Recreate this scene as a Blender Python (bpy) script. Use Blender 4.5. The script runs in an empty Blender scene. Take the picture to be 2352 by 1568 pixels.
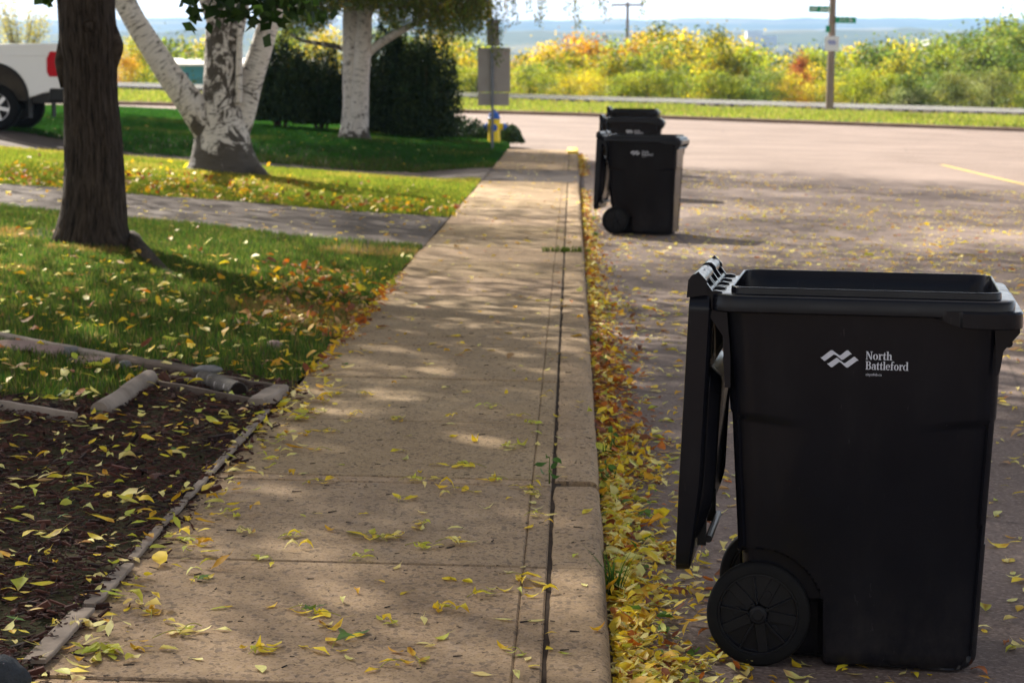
import bpy, math, random
import numpy as np
from mathutils import Vector, Matrix, Euler

random.seed(7)
RNG = np.random.default_rng(11)
C = bpy.context.scene.collection
SC = bpy.context.scene
R_ = math.radians

# ------------------------------------------------------------------ camera, light, sky
FPX = 5013.0                                   # focal length in pixels of a 2352 px wide frame
YAW, PITCH = R_(1.58), math.atan(578 / 5013.0)
EYE = Vector((0, 0, 1.5))
cam_d = bpy.data.cameras.new('camera')
cam_d.sensor_width = 36.0
cam_d.lens = 36.0 * FPX / 2352
cam_d.clip_start, cam_d.clip_end = 0.1, 30000
cam_d.dof.use_dof = True
cam_d.dof.focus_distance = 6.5
cam_d.dof.aperture_fstop = 7.2
cam = bpy.data.objects.new('camera', cam_d)
cam.location = EYE
cam.rotation_euler = Euler((R_(90) - PITCH, 0, YAW))
C.objects.link(cam)
SC.camera = cam
CM = cam.rotation_euler.to_matrix()

HAZE = 0.00013
SUN_AZ, SUN_EL = -33.0, 38.0                    # degrees east of the street axis (+Y), above the ground
sv = Vector((math.sin(R_(SUN_AZ)) * math.cos(R_(SUN_EL)), math.cos(R_(SUN_AZ)) * math.cos(R_(SUN_EL)), math.sin(R_(SUN_EL))))
sun_d = bpy.data.lights.new('sun', 'SUN')
sun_d.energy = 4.8
sun_d.angle = R_(0.9)
sun_d.color = (1.0, 0.93, 0.82)
sun = bpy.data.objects.new('sun', sun_d)
sun.rotation_euler = sv.to_track_quat('Z', 'Y').to_euler()
sun.location = (-20, 30, 40)
C.objects.link(sun)

world = bpy.data.worlds.new('World')
SC.world = world
world.use_nodes = True
wn = world.node_tree
sky = wn.nodes.new('ShaderNodeTexSky')
sky.sky_type = 'NISHITA'
sky.sun_disc = False
sky.sun_elevation = R_(SUN_EL)
sky.sun_rotation = R_(SUN_AZ)
sky.altitude = 500
sky.air_density = 0.75
sky.dust_density = 4.5
sky.ozone_density = 0.6
wn.nodes['Background'].inputs['Strength'].default_value = 0.056
# thin bright cloud: a closed white band over the horizon, broken patches higher up
def wnode(t, **kw):
    n = wn.nodes.new(t)
    for k, v in kw.items(): setattr(n, k, v)
    return n
wtc = wnode('ShaderNodeTexCoord'); wsep = wnode('ShaderNodeSeparateXYZ'); wn.links.new(wtc.outputs['Generated'], wsep.inputs[0])
wmap = wnode('ShaderNodeMapping'); wmap.inputs['Scale'].default_value = (1, 1, 3.0); wn.links.new(wtc.outputs['Generated'], wmap.inputs[0])
wno = wnode('ShaderNodeTexNoise'); wno.inputs['Scale'].default_value = 2.3; wno.inputs['Detail'].default_value = 6; wn.links.new(wmap.outputs[0], wno.inputs['Vector'])
wr1 = wnode('ShaderNodeMapRange'); wn.links.new(wno.outputs['Fac'], wr1.inputs[0]); wr1.inputs[1].default_value = 0.42; wr1.inputs[2].default_value = 0.62
wr2 = wnode('ShaderNodeMapRange'); wn.links.new(wsep.outputs[2], wr2.inputs[0]); wr2.inputs[1].default_value = 0.22; wr2.inputs[2].default_value = 0.08
wmix = wnode('ShaderNodeMix', data_type='RGBA'); wn.links.new(wr1.outputs[0], wmix.inputs[0]); wn.links.new(sky.outputs[0], wmix.inputs[6]); wmix.inputs[7].default_value = (3.7, 3.2, 2.65, 1)
whz = wnode('ShaderNodeMix', data_type='RGBA'); wn.links.new(wr2.outputs[0], whz.inputs[0]); wn.links.new(wmix.outputs[2], whz.inputs[6]); whz.inputs[7].default_value = (10.5, 10.2, 9.8, 1)
wn.links.new(whz.outputs[2], wn.nodes['Background'].inputs['Color'])
SC.view_settings.view_transform = 'Standard'
SC.view_settings.look = 'None'
SC.view_settings.gamma = 1.0
SC.view_settings.exposure = 1.9
SC.view_settings.use_curve_mapping = False
SC.render.engine = 'CYCLES'
SC.cycles.use_denoising = True
SC.cycles.max_bounces = 8
SC.cycles.transparent_max_bounces = 8
SC.cycles.volume_bounces = 0
SC.cycles.sample_clamp_indirect = 6.0

# ------------------------------------------------------------------ ground heights
def base(y):
    y = np.clip(y, 0, 100)
    return 1e-4 * y * y
def walk_z(x, y):
    return base(y) - 0.02 * np.asarray(x)
def road_z(x, y):
    x = np.asarray(x, float); y = np.asarray(y, float)
    return base(y) - 0.12 + np.where(x < 0, -0.024 * x, -(0.01 + 0.0003 * np.clip(y, 0, 90)) * x)
def lawn_z(x, y):
    x = np.asarray(x, float); y = np.asarray(y, float)
    k = np.interp(y, [0, 9, 20, 38, 62], [0.03, 0.035, 0.07, 0.075, 0.05])
    dip = np.interp(y, [31.8, 33.2, 37.0, 41.0], [0, 1, 1, 0]) * np.interp(x, [-9.5, -7.5, -3.0, -1.5], [0, 1, 1, 0])
    return base(y) + 0.027 + k * np.clip(-1.36 - x, 0, 12) - 0.26 * dip
def rail_z(x):
    return 1.13 - 0.029 * np.asarray(x, float)
def far_z(x, y):
    x = np.asarray(x, float); y = np.asarray(y, float)
    xc = np.clip(x, -60, 60)
    e = road_z(np.clip(x, -40, 40), 81.0) + 0.12
    b = rail_z(np.clip(x, -60, 60)) - 0.30
    a = np.clip((y - 81.0) / 10.0, 0, 1)
    near = e + (b - e) * a
    prof = np.interp(y, [98, 104, 135, 300, 900, 1500, 2200, 2900, 3300, 4300, 5400, 6400, 9000],
                     [0, -1.3, -4.5, -24, -32, -8, 34, 78, 74, 95, 150, 205, 215])
    fade = np.clip((y - 98) / 200.0, 0, 1)
    far = b * (1 - fade) + prof
    return np.where(y < 98, near, far)

def ray(px, py):
    return (CM @ Vector(((px - 1176) / FPX, (784 - py) / FPX, -1.0))).normalized()
def pt(px, py, dist):
    d = ray(px, py)
    return EYE + d * (dist / d.y)
def gp(px, py, fn):
    d = ray(px, py)
    t0 = 3.0
    for i in range(4000):
        t1 = t0 + 0.05
        p = EYE + d * t1
        if p.z <= float(fn(p.x, p.y)):
            break
        t0 = t1
    for i in range(20):
        tm = (t0 + t1) / 2
        p = EYE + d * tm
        if p.z <= float(fn(p.x, p.y)): t1 = tm
        else: t0 = tm
    return EYE + d * t1

# ------------------------------------------------------------------ value noise
def vnoise(p, seed=0):
    p = np.asarray(p, float)
    i = np.floor(p).astype(np.int64)
    f = p - i
    f = f * f * (3 - 2 * f)
    out = 0
    for dx in (0, 1):
        for dy in (0, 1):
            for dz in (0, 1):
                h = (i[:, 0] + dx) * 374761393 + (i[:, 1] + dy) * 668265263 + (i[:, 2] + dz) * 2147483647 + seed * 974634777
                h = (h ^ (h >> 13)) * 1274126177
                h = ((h ^ (h >> 16)) & 0xffff) / 65535.0
                w = (f[:, 0] if dx else 1 - f[:, 0]) * (f[:, 1] if dy else 1 - f[:, 1]) * (f[:, 2] if dz else 1 - f[:, 2])
                out = out + h * w
    return out
def fbm(p, oct=4, seed=0):
    p = np.asarray(p, float)
    s, a, t = 0, 0.5, 0
    for k in range(oct):
        s = s + a * vnoise(p * 2 ** k, seed + k); t += a; a *= 0.5
    return s / t
def n2(x, y, sc, seed=0, oct=3):
    x = np.asarray(x, float).ravel(); y = np.asarray(y, float).ravel()
    return fbm(np.stack([x * sc, y * sc, x * 0 + 3.3], 1), oct, seed)

# ------------------------------------------------------------------ mesh building
class MB:
    def __init__(self):
        self.V = []; self.F = []; self.C = []; self.T = []; self.n = 0; self.M = []
    def add(self, V, F, col=None, tex=None, mi=0):
        V = np.asarray(V, float).reshape(-1, 3)
        if isinstance(F, np.ndarray) or (len(F) and isinstance(F[0], (tuple, list)) and len({len(f) for f in F}) == 1):
            chunks = [np.asarray(F, np.int64)]
        else:
            d = {}
            for f in F: d.setdefault(len(f), []).append(f)
            chunks = [np.asarray(v, np.int64) for v in d.values()]
        for c in chunks:
            self.F.append(c + self.n); self.M.append(np.full(len(c), mi, np.int32))
        self.V.append(V)
        c = np.ones((len(V), 4)) if col is None else np.concatenate([np.broadcast_to(np.asarray(col, float), (len(V), 3)), np.ones((len(V), 1))], 1)
        self.C.append(c)
        self.T.append(V * 1.0 if tex is None else np.asarray(tex, float))
        self.n += len(V)
        return self
    def box(self, c, s, rot=None, taper=None, col=None, mi=0):
        x, y, z = [v / 2 for v in s]
        P = np.array([(-x, -y, -z), (x, -y, -z), (x, y, -z), (-x, y, -z), (-x, -y, z), (x, -y, z), (x, y, z), (-x, y, z)], float)
        if taper: P[4:, 0] *= taper[0]; P[4:, 1] *= taper[1]
        if rot is not None: P = P @ np.array(rot).T
        F = [(0, 3, 2, 1), (4, 5, 6, 7), (0, 1, 5, 4), (1, 2, 6, 5), (2, 3, 7, 6), (3, 0, 4, 7)]
        return self.add(P + np.array(c), F, col, mi=mi)
    def prism(self, poly, y0, y1, axis='y', col=None, mi=0):
        # polygon in the plane across the axis, pushed from y0 to y1
        n = len(poly)
        def em(a, b, t):
            return {'y': (a, t, b), 'x': (t, a, b), 'z': (a, b, t)}[axis]
        P = [em(a, b, y0) for a, b in poly] + [em(a, b, y1) for a, b in poly]
        F = [tuple(range(n)), tuple(range(2 * n - 1, n - 1, -1))] + [(i, i + n, (i + 1) % n + n, (i + 1) % n) for i in range(n)]
        return self.add(P, F, col, mi=mi)
    def loft(self, rings, cap0=True, cap1=True, closed=True, col=None, tex=None, mi=0):
        rings = [np.asarray(r, float) for r in rings]
        n = len(rings[0]); m = len(rings)
        V = np.concatenate(rings)
        a = np.arange(n if closed else n - 1)
        F = []
        for k in range(m - 1):
            F.append(np.stack([k * n + a, k * n + (a + 1) % n, (k + 1) * n + (a + 1) % n, (k + 1) * n + a], 1))
        self_n = self.n
        self.add(V, np.concatenate(F), col, tex, mi)
        if cap0: self.F.append((np.arange(n)[::-1][None, :]) + self_n); self.M.append(np.full(1, mi, np.int32))
        if cap1: self.F.append((np.arange(n)[None, :] + (m - 1) * n) + self_n); self.M.append(np.full(1, mi, np.int32))
        return self
    def tube(self, p0, p1, r0, r1=None, n=12, cap=True, col=None, mi=0):
        r1 = r0 if r1 is None else r1
        p0 = Vector(p0); p1 = Vector(p1)
        q = (p1 - p0).to_track_quat('Z', 'Y').to_matrix()
        a = np.linspace(0, 2 * math.pi, n, endpoint=False)
        ring = np.stack([np.cos(a), np.sin(a), a * 0], 1) @ np.array(q).T
        return self.loft([ring * r0 + np.array(p0), ring * r1 + np.array(p1)], cap, cap, col=col, mi=mi)
    def lathe(self, prof, n=24, axis='z', center=(0, 0, 0), cap=True, col=None, mi=0):
        a = np.linspace(0, 2 * math.pi, n, endpoint=False)
        rings = []
        for r, h in prof:
            c, s = r * np.cos(a), r * np.sin(a)
            if axis == 'z': ring = np.stack([c, s, a * 0 + h], 1)
            elif axis == 'y': ring = np.stack([s, a * 0 + h, c], 1)
            else: ring = np.stack([a * 0 + h, c, s], 1)
            rings.append(ring + np.array(center))
        return self.loft(rings, cap, cap, col=col, mi=mi)
    def build(self, name, mats, parent=None, smooth=True, angle=35, bevel=0, color=False, tex=False, loc=None):
        V = np.concatenate(self.V)
        me = bpy.data.meshes.new(name)
        me.vertices.add(len(V)); me.vertices.foreach_set('co', V.astype(np.float32).ravel())
        loops = np.concatenate([f.ravel() for f in self.F])
        tot = np.concatenate([np.full(len(f), f.shape[1]) for f in self.F])
        me.loops.add(len(loops)); me.loops.foreach_set('vertex_index', loops.astype(np.int32))
        me.polygons.add(len(tot))
        me.polygons.foreach_set('loop_start', np.concatenate([[0], np.cumsum(tot)[:-1]]).astype(np.int32))
        mats = mats if isinstance(mats, (list, tuple)) else [mats]
        for m in mats: me.materials.append(m)
        me.polygons.foreach_set('material_index', np.concatenate(self.M))
        me.polygons.foreach_set('use_smooth', np.full(len(tot), smooth))
        me.update(calc_edges=True)
        if color:
            at = me.color_attributes.new('Col', 'FLOAT_COLOR', 'POINT')
            at.data.foreach_set('color', np.concatenate(self.C).astype(np.float32).ravel())
        if tex:
            at = me.attributes.new('tex', 'FLOAT_VECTOR', 'POINT')
            at.data.foreach_set('vector', np.concatenate(self.T).astype(np.float32).ravel())
        if smooth and angle < 180: me.set_sharp_from_angle(angle=R_(angle))
        o = bpy.data.objects.new(name, me)
        C.objects.link(o)
        if parent is not None: o.parent = parent
        if loc is not None: o.location = loc
        if bevel:
            b = o.modifiers.new('Bevel', 'BEVEL'); b.width = bevel; b.segments = 2; b.limit_method = 'ANGLE'; b.angle_limit = R_(40)
        return o

def grid_sheet(mb, xs, ys, zfn, mask=None, skirt=0):
    X, Y = np.meshgrid(xs, ys)
    Z = zfn(X, Y)
    n = len(xs)
    V = np.stack([X, Y, Z], -1).reshape(-1, 3)
    j, i = np.meshgrid(np.arange(len(ys) - 1), np.arange(n - 1), indexing='ij')
    a = (j * n + i).ravel()
    F = np.stack([a, a + 1, a + n + 1, a + n], 1)
    if mask is not None:
        cx = V[F].mean(1)
        F = F[mask(cx[:, 0], cx[:, 1])]
    mb.add(V, F)

# ------------------------------------------------------------------ tagging
def tag(o, label, cat, group=None, kind=None):
    if label: o['label'] = label
    if cat: o['category'] = cat
    if group: o['group'] = group
    if kind: o['kind'] = kind
    return o
def empty(name, loc, rz=0, label=None, cat=None, group=None):
    o = bpy.data.objects.new(name, None)
    o.empty_display_size = 0.2
    C.objects.link(o)
    o.location = loc; o.rotation_euler = (0, 0, rz)
    return tag(o, label, cat, group)
def structure(o):
    o['kind'] = 'structure'
    return o
def copy_tree(o, parent=None):
    c = o.copy(); C.objects.link(c)
    if parent is not None: c.parent = parent
    for ch in list(o.children): copy_tree(ch, c)
    return c

# ------------------------------------------------------------------ materials
class Mat:
    def __init__(s, name, rough=0.8, spec=0.3, metal=0.0):
        s.m = bpy.data.materials.new(name); s.m.use_nodes = True
        s.nt = s.m.node_tree; s.b = s.nt.nodes['Principled BSDF']
        s.b.inputs['Roughness'].default_value = rough
        s.b.inputs['Specular IOR Level'].default_value = spec
        s.b.inputs['Metallic'].default_value = metal
    def n(s, t): return s.nt.nodes.new(t)
    def l(s, a, b): s.nt.links.new(a, b)
    def coords(s, kind='Object', scale=(1, 1, 1), rot=(0, 0, 0)):
        if kind == 'Object' or kind == 'Generated': o = s.n('ShaderNodeTexCoord').outputs[kind]
        elif kind == 'World': o = s.n('ShaderNodeNewGeometry').outputs['Position']
        else:
            a = s.n('ShaderNodeAttribute'); a.attribute_name = kind; o = a.outputs['Vector']
        mp = s.n('ShaderNodeMapping'); mp.inputs['Scale'].default_value = scale; mp.inputs['Rotation'].default_value = rot
        s.l(o, mp.inputs['Vector'])
        return mp.outputs[0]
    def noise(s, vec, scale, detail=5, rough=0.55, dist=0.0):
        t = s.n('ShaderNodeTexNoise'); t.inputs['Scale'].default_value = scale; t.inputs['Detail'].default_value = detail
        t.inputs['Roughness'].default_value = rough; t.inputs['Distortion'].default_value = dist
        s.l(vec, t.inputs['Vector']); return t.outputs['Fac']
    def voro(s, vec, scale, out='Distance', feature='F1'):
        t = s.n('ShaderNodeTexVoronoi'); t.feature = feature; t.inputs['Scale'].default_value = scale
        s.l(vec, t.inputs['Vector']); return t.outputs[out]
    def ramp(s, fac, stops):
        r = s.n('ShaderNodeValToRGB'); e = r.color_ramp.elements
        while len(e) < len(stops): e.new(0.5)
        for k, (p, c) in enumerate(stops):
            e[k].position = p
            e[k].color = (c, c, c, 1) if isinstance(c, (int, float)) else (*c, 1)
        s.l(fac, r.inputs[0]); return r.outputs[0]
    def mix(s, fac, a, b, blend='MIX'):
        x = s.n('ShaderNodeMix'); x.data_type = 'RGBA'; x.blend_type = blend
        for v, i in ((fac, 0), (a, 6), (b, 7)):
            if isinstance(v, (int, float)): x.inputs[i].default_value = v if i == 0 else (v, v, v, 1)
            elif isinstance(v, tuple): x.inputs[i].default_value = (*v, 1)
            else: s.l(v, x.inputs[i])
        return x.outputs[2]
    def math(s, op, a, b=0.0):
        x = s.n('ShaderNodeMath'); x.operation = op
        for v, i in ((a, 0), (b, 1)):
            if isinstance(v, (int, float)): x.inputs[i].default_value = v
            else: s.l(v, x.inputs[i])
        return x.outputs[0]
    def base(s, c):
        if isinstance(c, tuple): s.b.inputs['Base Color'].default_value = (*c, 1)
        else: s.l(c, s.b.inputs['Base Color'])
        return s
    def bump(s, h, strength=0.4, dist=0.01):
        b = s.n('ShaderNodeBump'); b.inputs['Strength'].default_value = strength; b.inputs['Distance'].default_value = dist
        s.l(h, b.inputs['Height']); s.l(b.outputs[0], s.b.inputs['Normal']); return s
    def rough(s, v): s.l(v, s.b.inputs['Roughness']); return s
    def translucent(s, col, fac):
        t = s.n('ShaderNodeBsdfTranslucent'); x = s.n('ShaderNodeMixShader'); x.inputs[0].default_value = fac
        if isinstance(col, tuple): t.inputs[0].default_value = (*col, 1)
        else: s.l(col, t.inputs[0])
        s.l(s.b.outputs[0], x.inputs[1]); s.l(t.outputs[0], x.inputs[2])
        s.l(x.outputs[0], s.nt.nodes['Material Output'].inputs[0]); return s

def two_tone(name, c1, c2, scale=6, rough=0.8, spec=0.3, bump=0.3, bscale=40, bdist=0.004, stretch=(1, 1, 1), metal=0, detail=6):
    g = Mat(name, rough, spec, metal)
    v = g.coords('Object', stretch)
    g.base(g.mix(g.ramp(g.noise(v, scale, detail, 0.6), [(0.3, 0.0), (0.7, 1.0)]), c1, c2))
    if bump: g.bump(g.noise(v, bscale, 4, 0.6), bump, bdist)
    return g.m
def leaf_mat(name, trans=0.4, gain=1.0, rough=0.6):
    g = Mat(name, rough, 0.25)
    a = g.n('ShaderNodeAttribute'); a.attribute_name = 'Col'
    g.base(a.outputs['Color'])
    g.translucent(g.mix(1.0, a.outputs['Color'], (gain, gain, gain * 0.9), 'MULTIPLY'), trans)
    return g.m

def asphalt(name, dark, light, tint):
    g = Mat(name, 0.85, 0.25)
    v = g.coords('World')
    big = g.noise(v, 0.35, 4, 0.6)
    streak = g.noise(g.coords('World', (0.25, 1.3, 1)), 0.9, 5, 0.65)
    grain = g.voro(v, 95, 'Color')
    gr = g.n('ShaderNodeSeparateColor'); g.l(grain, gr.inputs[0])
    fine = g.noise(v, 55, 4, 0.7)
    col = g.mix(g.ramp(big, [(0.35, 0.0), (0.7, 1.0)]), dark, light)
    col = g.mix(g.math('MULTIPLY', g.ramp(streak, [(0.45, 0.0), (0.75, 1.0)]), 0.45), col, dark)
    col = g.mix(g.math('MULTIPLY', g.ramp(gr.outputs[0], [(0.55, 0.0), (1.0, 1.0)]), 0.6), col, tint)
    col = g.mix(g.math('MULTIPLY', g.ramp(gr.outputs[1], [(0.7, 0.0), (1.0, 1.0)]), 0.55), col, tuple(c * 0.45 for c in dark))
    cr = g.voro(g.mix(0.06, v, g.n('ShaderNodeTexNoise').outputs['Color'], 'ADD'), 0.33, 'Distance', 'DISTANCE_TO_EDGE')
    col = g.mix(g.ramp(cr, [(0.0, 0.55), (0.006, 0.0)]), col, tuple(c * 0.35 for c in dark))
    g.base(col)
    g.bump(g.math('ADD', fine, g.math('MULTIPLY', gr.outputs[0], 0.6)), 0.55, 0.006)
    return g.m

def concrete():
    g = Mat('sidewalk_concrete', 0.88, 0.2)
    v = g.coords('World')
    big = g.noise(v, 0.9, 5, 0.6)
    mid = g.noise(v, 6, 5, 0.65)
    fine = g.noise(v, 130, 3, 0.7)
    grain = g.n('ShaderNodeSeparateColor'); g.l(g.voro(v, 170, 'Color'), grain.inputs[0])
    col = g.mix(g.ramp(big, [(0.3, 0.0), (0.7, 1.0)]), (0.335, 0.225, 0.120), (0.425, 0.298, 0.168))
    col = g.mix(g.math('MULTIPLY', g.ramp(mid, [(0.4, 0.0), (0.75, 1.0)]), 0.45), col, (0.20, 0.130, 0.076))
    col = g.mix(g.math('MULTIPLY', g.ramp(grain.outputs[0], [(0.6, 0.0), (1.0, 1.0)]), 0.45), col, (0.42, 0.30, 0.195))
    col = g.mix(g.math('MULTIPLY', g.ramp(grain.outputs[1], [(0.72, 0.0), (0.95, 1.0)]), 0.6), col, (0.10, 0.068, 0.045))
    agg = g.n('ShaderNodeSeparateColor'); g.l(g.voro(g.coords('World', (1, 0.7, 1)), 75, 'Color'), agg.inputs[0])
    col = g.mix(g.math('MULTIPLY', g.ramp(agg.outputs[0], [(0.70, 0.0), (1.0, 1.0)]), 0.40), col, (0.46, 0.33, 0.22))
    col = g.mix(g.math('MULTIPLY', g.ramp(agg.outputs[1], [(0.78, 0.0), (1.0, 1.0)]), 0.65), col, (0.075, 0.055, 0.045))
    pit = g.noise(g.coords('World', (0.55, 1.5, 1)), 34, 4, 0.62)
    col = g.mix(g.ramp(pit, [(0.63, 0.0), (0.72, 0.8)]), col, (0.075, 0.055, 0.043))
    stain = g.noise(g.coords('World', (1.0, 0.6, 1)), 2.1, 6, 0.7, 0.5)
    col = g.mix(g.math('MULTIPLY', g.ramp(stain, [(0.52, 0.0), (0.72, 1.0)]), 0.34), col, (0.150, 0.105, 0.070))
    pale = g.noise(g.coords('World', (1.4, 0.5, 1)), 3.3, 6, 0.7, 0.8)
    col = g.mix(g.math('MULTIPLY', g.ramp(pale, [(0.58, 0.0), (0.74, 1.0)]), 0.35), col, (0.42, 0.33, 0.24))
    ca = g.n('ShaderNodeAttribute'); ca.attribute_name = 'Col'
    col = g.mix(1.0, col, ca.outputs['Color'], 'MULTIPLY')
    g.base(col)
    g.bump(g.math('ADD', fine, g.math('MULTIPLY', agg.outputs[2], 0.8)), 0.6, 0.005)
    return g.m

# ================================================================== THE SETTING
m_asph = asphalt('road_asphalt', (0.122, 0.084, 0.066), (0.222, 0.165, 0.137), (0.32, 0.24, 0.195))
m_drive = asphalt('driveway_asphalt', (0.062, 0.045, 0.037), (0.095, 0.071, 0.059), (0.16, 0.12, 0.10))
m_conc = concrete()
m_joint = two_tone('joint_dirt', (0.030, 0.021, 0.015), (0.075, 0.053, 0.038), 9, 0.95, 0.1, 0.5, 60)
m_soil = two_tone('lawn_soil', (0.028, 0.030, 0.010), (0.060, 0.048, 0.024), 5, 0.95, 0.1, 0.8, 30, 0.02)
m_yellowpaint = two_tone('kerb_yellow_paint', (0.62, 0.40, 0.03), (0.75, 0.52, 0.08), 8, 0.7, 0.3, 0.2)
m_linepaint = two_tone('line_yellow_paint', (0.55, 0.36, 0.05), (0.36, 0.27, 0.12), 3, 0.8, 0.2, 0.2)

# road: one sheet under street, intersection and cross street
mb = MB()
grid_sheet(mb, np.concatenate([np.linspace(-70, -2, 20), np.linspace(-1, 12, 27), np.linspace(13, 70, 20)]),
           np.concatenate([np.linspace(-8, 30, 39), np.linspace(31, 81.2, 51)]), road_z)
structure(mb.build('road', m_asph))

# centre line of the street, in paint a few millimetres thick
mb = MB()
for y0 in np.arange(2, 46.5, 1.5):
    xs = [7.80, 7.92]; V = []
    for y in (y0, min(y0 + 1.5, 46.8)):
        for x in xs: V.append((x, y, float(road_z(x, y)) + 0.005))
    mb.add(V, [(0, 1, 3, 2)])
structure(mb.build('road_marking', m_linepaint))

# sidewalk: concrete slabs with open joints over a bed of dirt
WX0, WX1, TOOL = -1.368, -0.082, -0.150
joints = [2.53, 3.94, 5.34, 6.75, 8.16, 8.27, 9.68, 11.1, 12.5, 13.9, 15.5, 17.0, 18.5, 20.1, 21.6, 23.2, 24.8, 26.4, 28.0, 29.6, 31.2, 33.0]
far_j = [37.2, 38.8, 40.4, 42.0, 43.6, 45.2, 46.6]
def slab(mb, x0, x1, y0, y1, zf, th=0.12, ch=0.006, dz=0.0, n=4, col=None):
    rings = []
    for k, (ins, h) in enumerate(((0, -th), (0, -ch), (ch, 0))):
        xa, xb, ya, yb = x0 + ins, x1 - ins, y0 + ins, y1 - ins
        P = [(xa, ya), (xb, ya), (xb, yb), (xa, yb)]
        rings.append([(x, y, float(zf(x, y)) + h + dz) for x, y in P])
    mb.loft(rings, False, True, col=col)
mb = MB()
RNG2 = np.random.default_rng(3)
for seq in (joints, far_j):
    for a, b in zip(seq[:-1], seq[1:]):
        g = 0.011 if (b - a) > 0.3 else 0.003
        dz = float(np.clip(RNG2.normal(0, 0.002), -.003, .004))
        tone = RNG2.uniform(0.88, 1.08) * np.array([1, RNG2.uniform(.98, 1.02), RNG2.uniform(.95, 1.05)])
        slab(mb, WX0 + RNG2.normal(0, .006), TOOL - 0.0005, a + g, b - g, walk_z, dz=dz, col=tone)
        slab(mb, TOOL + 0.0005, -0.0755, a + g, b - g, walk_z, dz=dz - 0.001, col=tone * 0.97)
structure(mb.build('sidewalk', m_conc, smooth=False, color=True))
mb = MB()
grid_sheet(mb, [WX0 + 0.01, -0.04], np.arange(2, 47, 1.0), lambda x, y: walk_z(x, y) - 0.010)
structure(mb.build('sidewalk_joint_bed', m_joint))

RNG_K = np.random.default_rng(8)
# kerb: rounded nose, cast in lengths that answer the slabs
def kerb_run(mb, y0, y1, x_in=-0.0615, x_out=0.106, zf=walk_z, rad=0.035):
    prof = [(x_in, -0.2), (x_in, -0.006), (x_in + 0.006, 0)]
    for a in np.linspace(90, 0, 7):
        prof.append((x_out - rad + rad * math.cos(R_(a)), -rad + rad * math.sin(R_(a))))
    prof.append((x_out + 0.012, -0.2))
    rings = []
    for y in np.linspace(y0, y1, 15):
        r1, r2 = RNG_K.normal(0, 0.0022), RNG_K.normal(0, 0.002)
        chip = max(0.0, RNG_K.normal(-0.006, 0.006)) if zf is walk_z else 0.0
        rings.append([(x + (r1 if i < 3 else (r2 - chip if i > 3 else 0)), y, float(zf(0, y)) + z - (chip * 0.8 if 3 < i < 9 else 0)) for i, (x, z) in enumerate(prof)])
    mb.loft(rings, True, True, col=np.array([1, 1, 1]) * RNG_K.uniform(.88, 1.06))
mb = MB()
for a, b in zip(joints[:-1], joints[1:]):
    if b - a > 0.3: kerb_run(mb, a + 0.002, b - 0.002)
for a, b in zip(far_j[:-2], far_j[1:-1]): kerb_run(mb, a + 0.002, b - 0.002)
structure(mb.build('kerb', m_conc, angle=50, color=True))
mb = MB(); kerb_run(mb, 44.6, 46.9, -0.10, 0.125, zf=lambda x, y: walk_z(x, y) + 0.05, rad=0.045)
structure(mb.build('kerb_yellow_end', m_yellowpaint, angle=50))

# asphalt crossing of the second driveway and the two driveways
mb = MB()
grid_sheet(mb, np.linspace(-1.4, 0.11, 4), np.linspace(33.0, 37.2, 6), lambda x, y: walk_z(x, y) - 0.006)
grid_sheet(mb, [0.11, 0.13], np.linspace(33.0, 37.2, 6), lambda x, y: walk_z(0, y) - 0.006 - (x - 0.11) * 8)
structure(mb.build('driveway_crossing', m_drive))
def drive_near(x): return 19.75 + 0.30 * np.clip(-1.37 - np.asarray(x, float), 0, 6)
for ya, yb in ((19.9, 23.9), (33.2, 37.2)):
    mb = MB()
    near = (lambda x: drive_near(x)) if ya < 25 else (lambda x: ya - 0.3 + 0 * x)
    n0 = 0
    X, T = np.meshgrid(np.linspace(-24, WX0 + 0.005, 60), np.linspace(0, 1, 9))
    Y = near(X) + (yb + 0.3 - near(X)) * T
    V = np.stack([X, Y, lawn_z(X, Y) + 0.014 + 0.008 * np.sin(X * 0.8)], -1).reshape(-1, 3)
    jj, ii = np.meshgrid(np.arange(8), np.arange(59), indexing='ij'); aa = (jj * 60 + ii).ravel()
    mb.add(V, np.stack([aa, aa + 1, aa + 61, aa + 60], 1))
    structure(mb.build('driveway', m_drive))

# soil under the lawns: each lawn a low bank with its own edge
def corner_far(x):     # edge of the corner lawn towards the cross street
    x = np.asarray(x, float)
    return np.where(x < -11, 62.0, 62.0 - 14.5 * (1 - np.sqrt(np.clip(1 - ((x + 11) / 9.64) ** 2, 0, 1))))
def in_mulch(x, y):
    return (y < 9.9) & (x > -7) | (x > -2.14) & (y < 10.72 + np.clip(-1.45 - x, 0, 1) * 0.9)
mb = MB()
def lawn_skirted(mb, x0, x1, y0, y1, dz=0.0):
    grid_sheet(mb, np.linspace(x0, x1, 60), np.linspace(y0, y1, 40),
               lambda x, y: lawn_z(x, y) + dz + 0.012 * (n2(x, y, 1.3, 5).reshape(np.shape(x)) - 0.5))
lawn_skirted(mb, -26, WX0 - 0.012, 2.0, 22.5)
lawn_skirted(mb, -26, WX0 - 0.012, 23.9, 33.2)
X, nY = np.linspace(-26, WX0 - 0.012, 60), 50
V = []; F = []
for i, x in enumerate(X):
    yf = float(corner_far(x))
    for j in range(nY + 1):
        y = 37.2 + (yf - 37.2) * j / nY
        V.append((x, y, float(lawn_z(x, y))))
    V.append((x, yf + 0.02, float(road_z(x, yf)) - 0.05))
k = nY + 2
for i in range(59):
    for j in range(k - 1):
        a = i * k + j
        F.append((a, a + k, a + k + 1, a + 1))
mb.add(V, F)
structure(mb.build('lawn_ground', m_soil))

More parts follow.
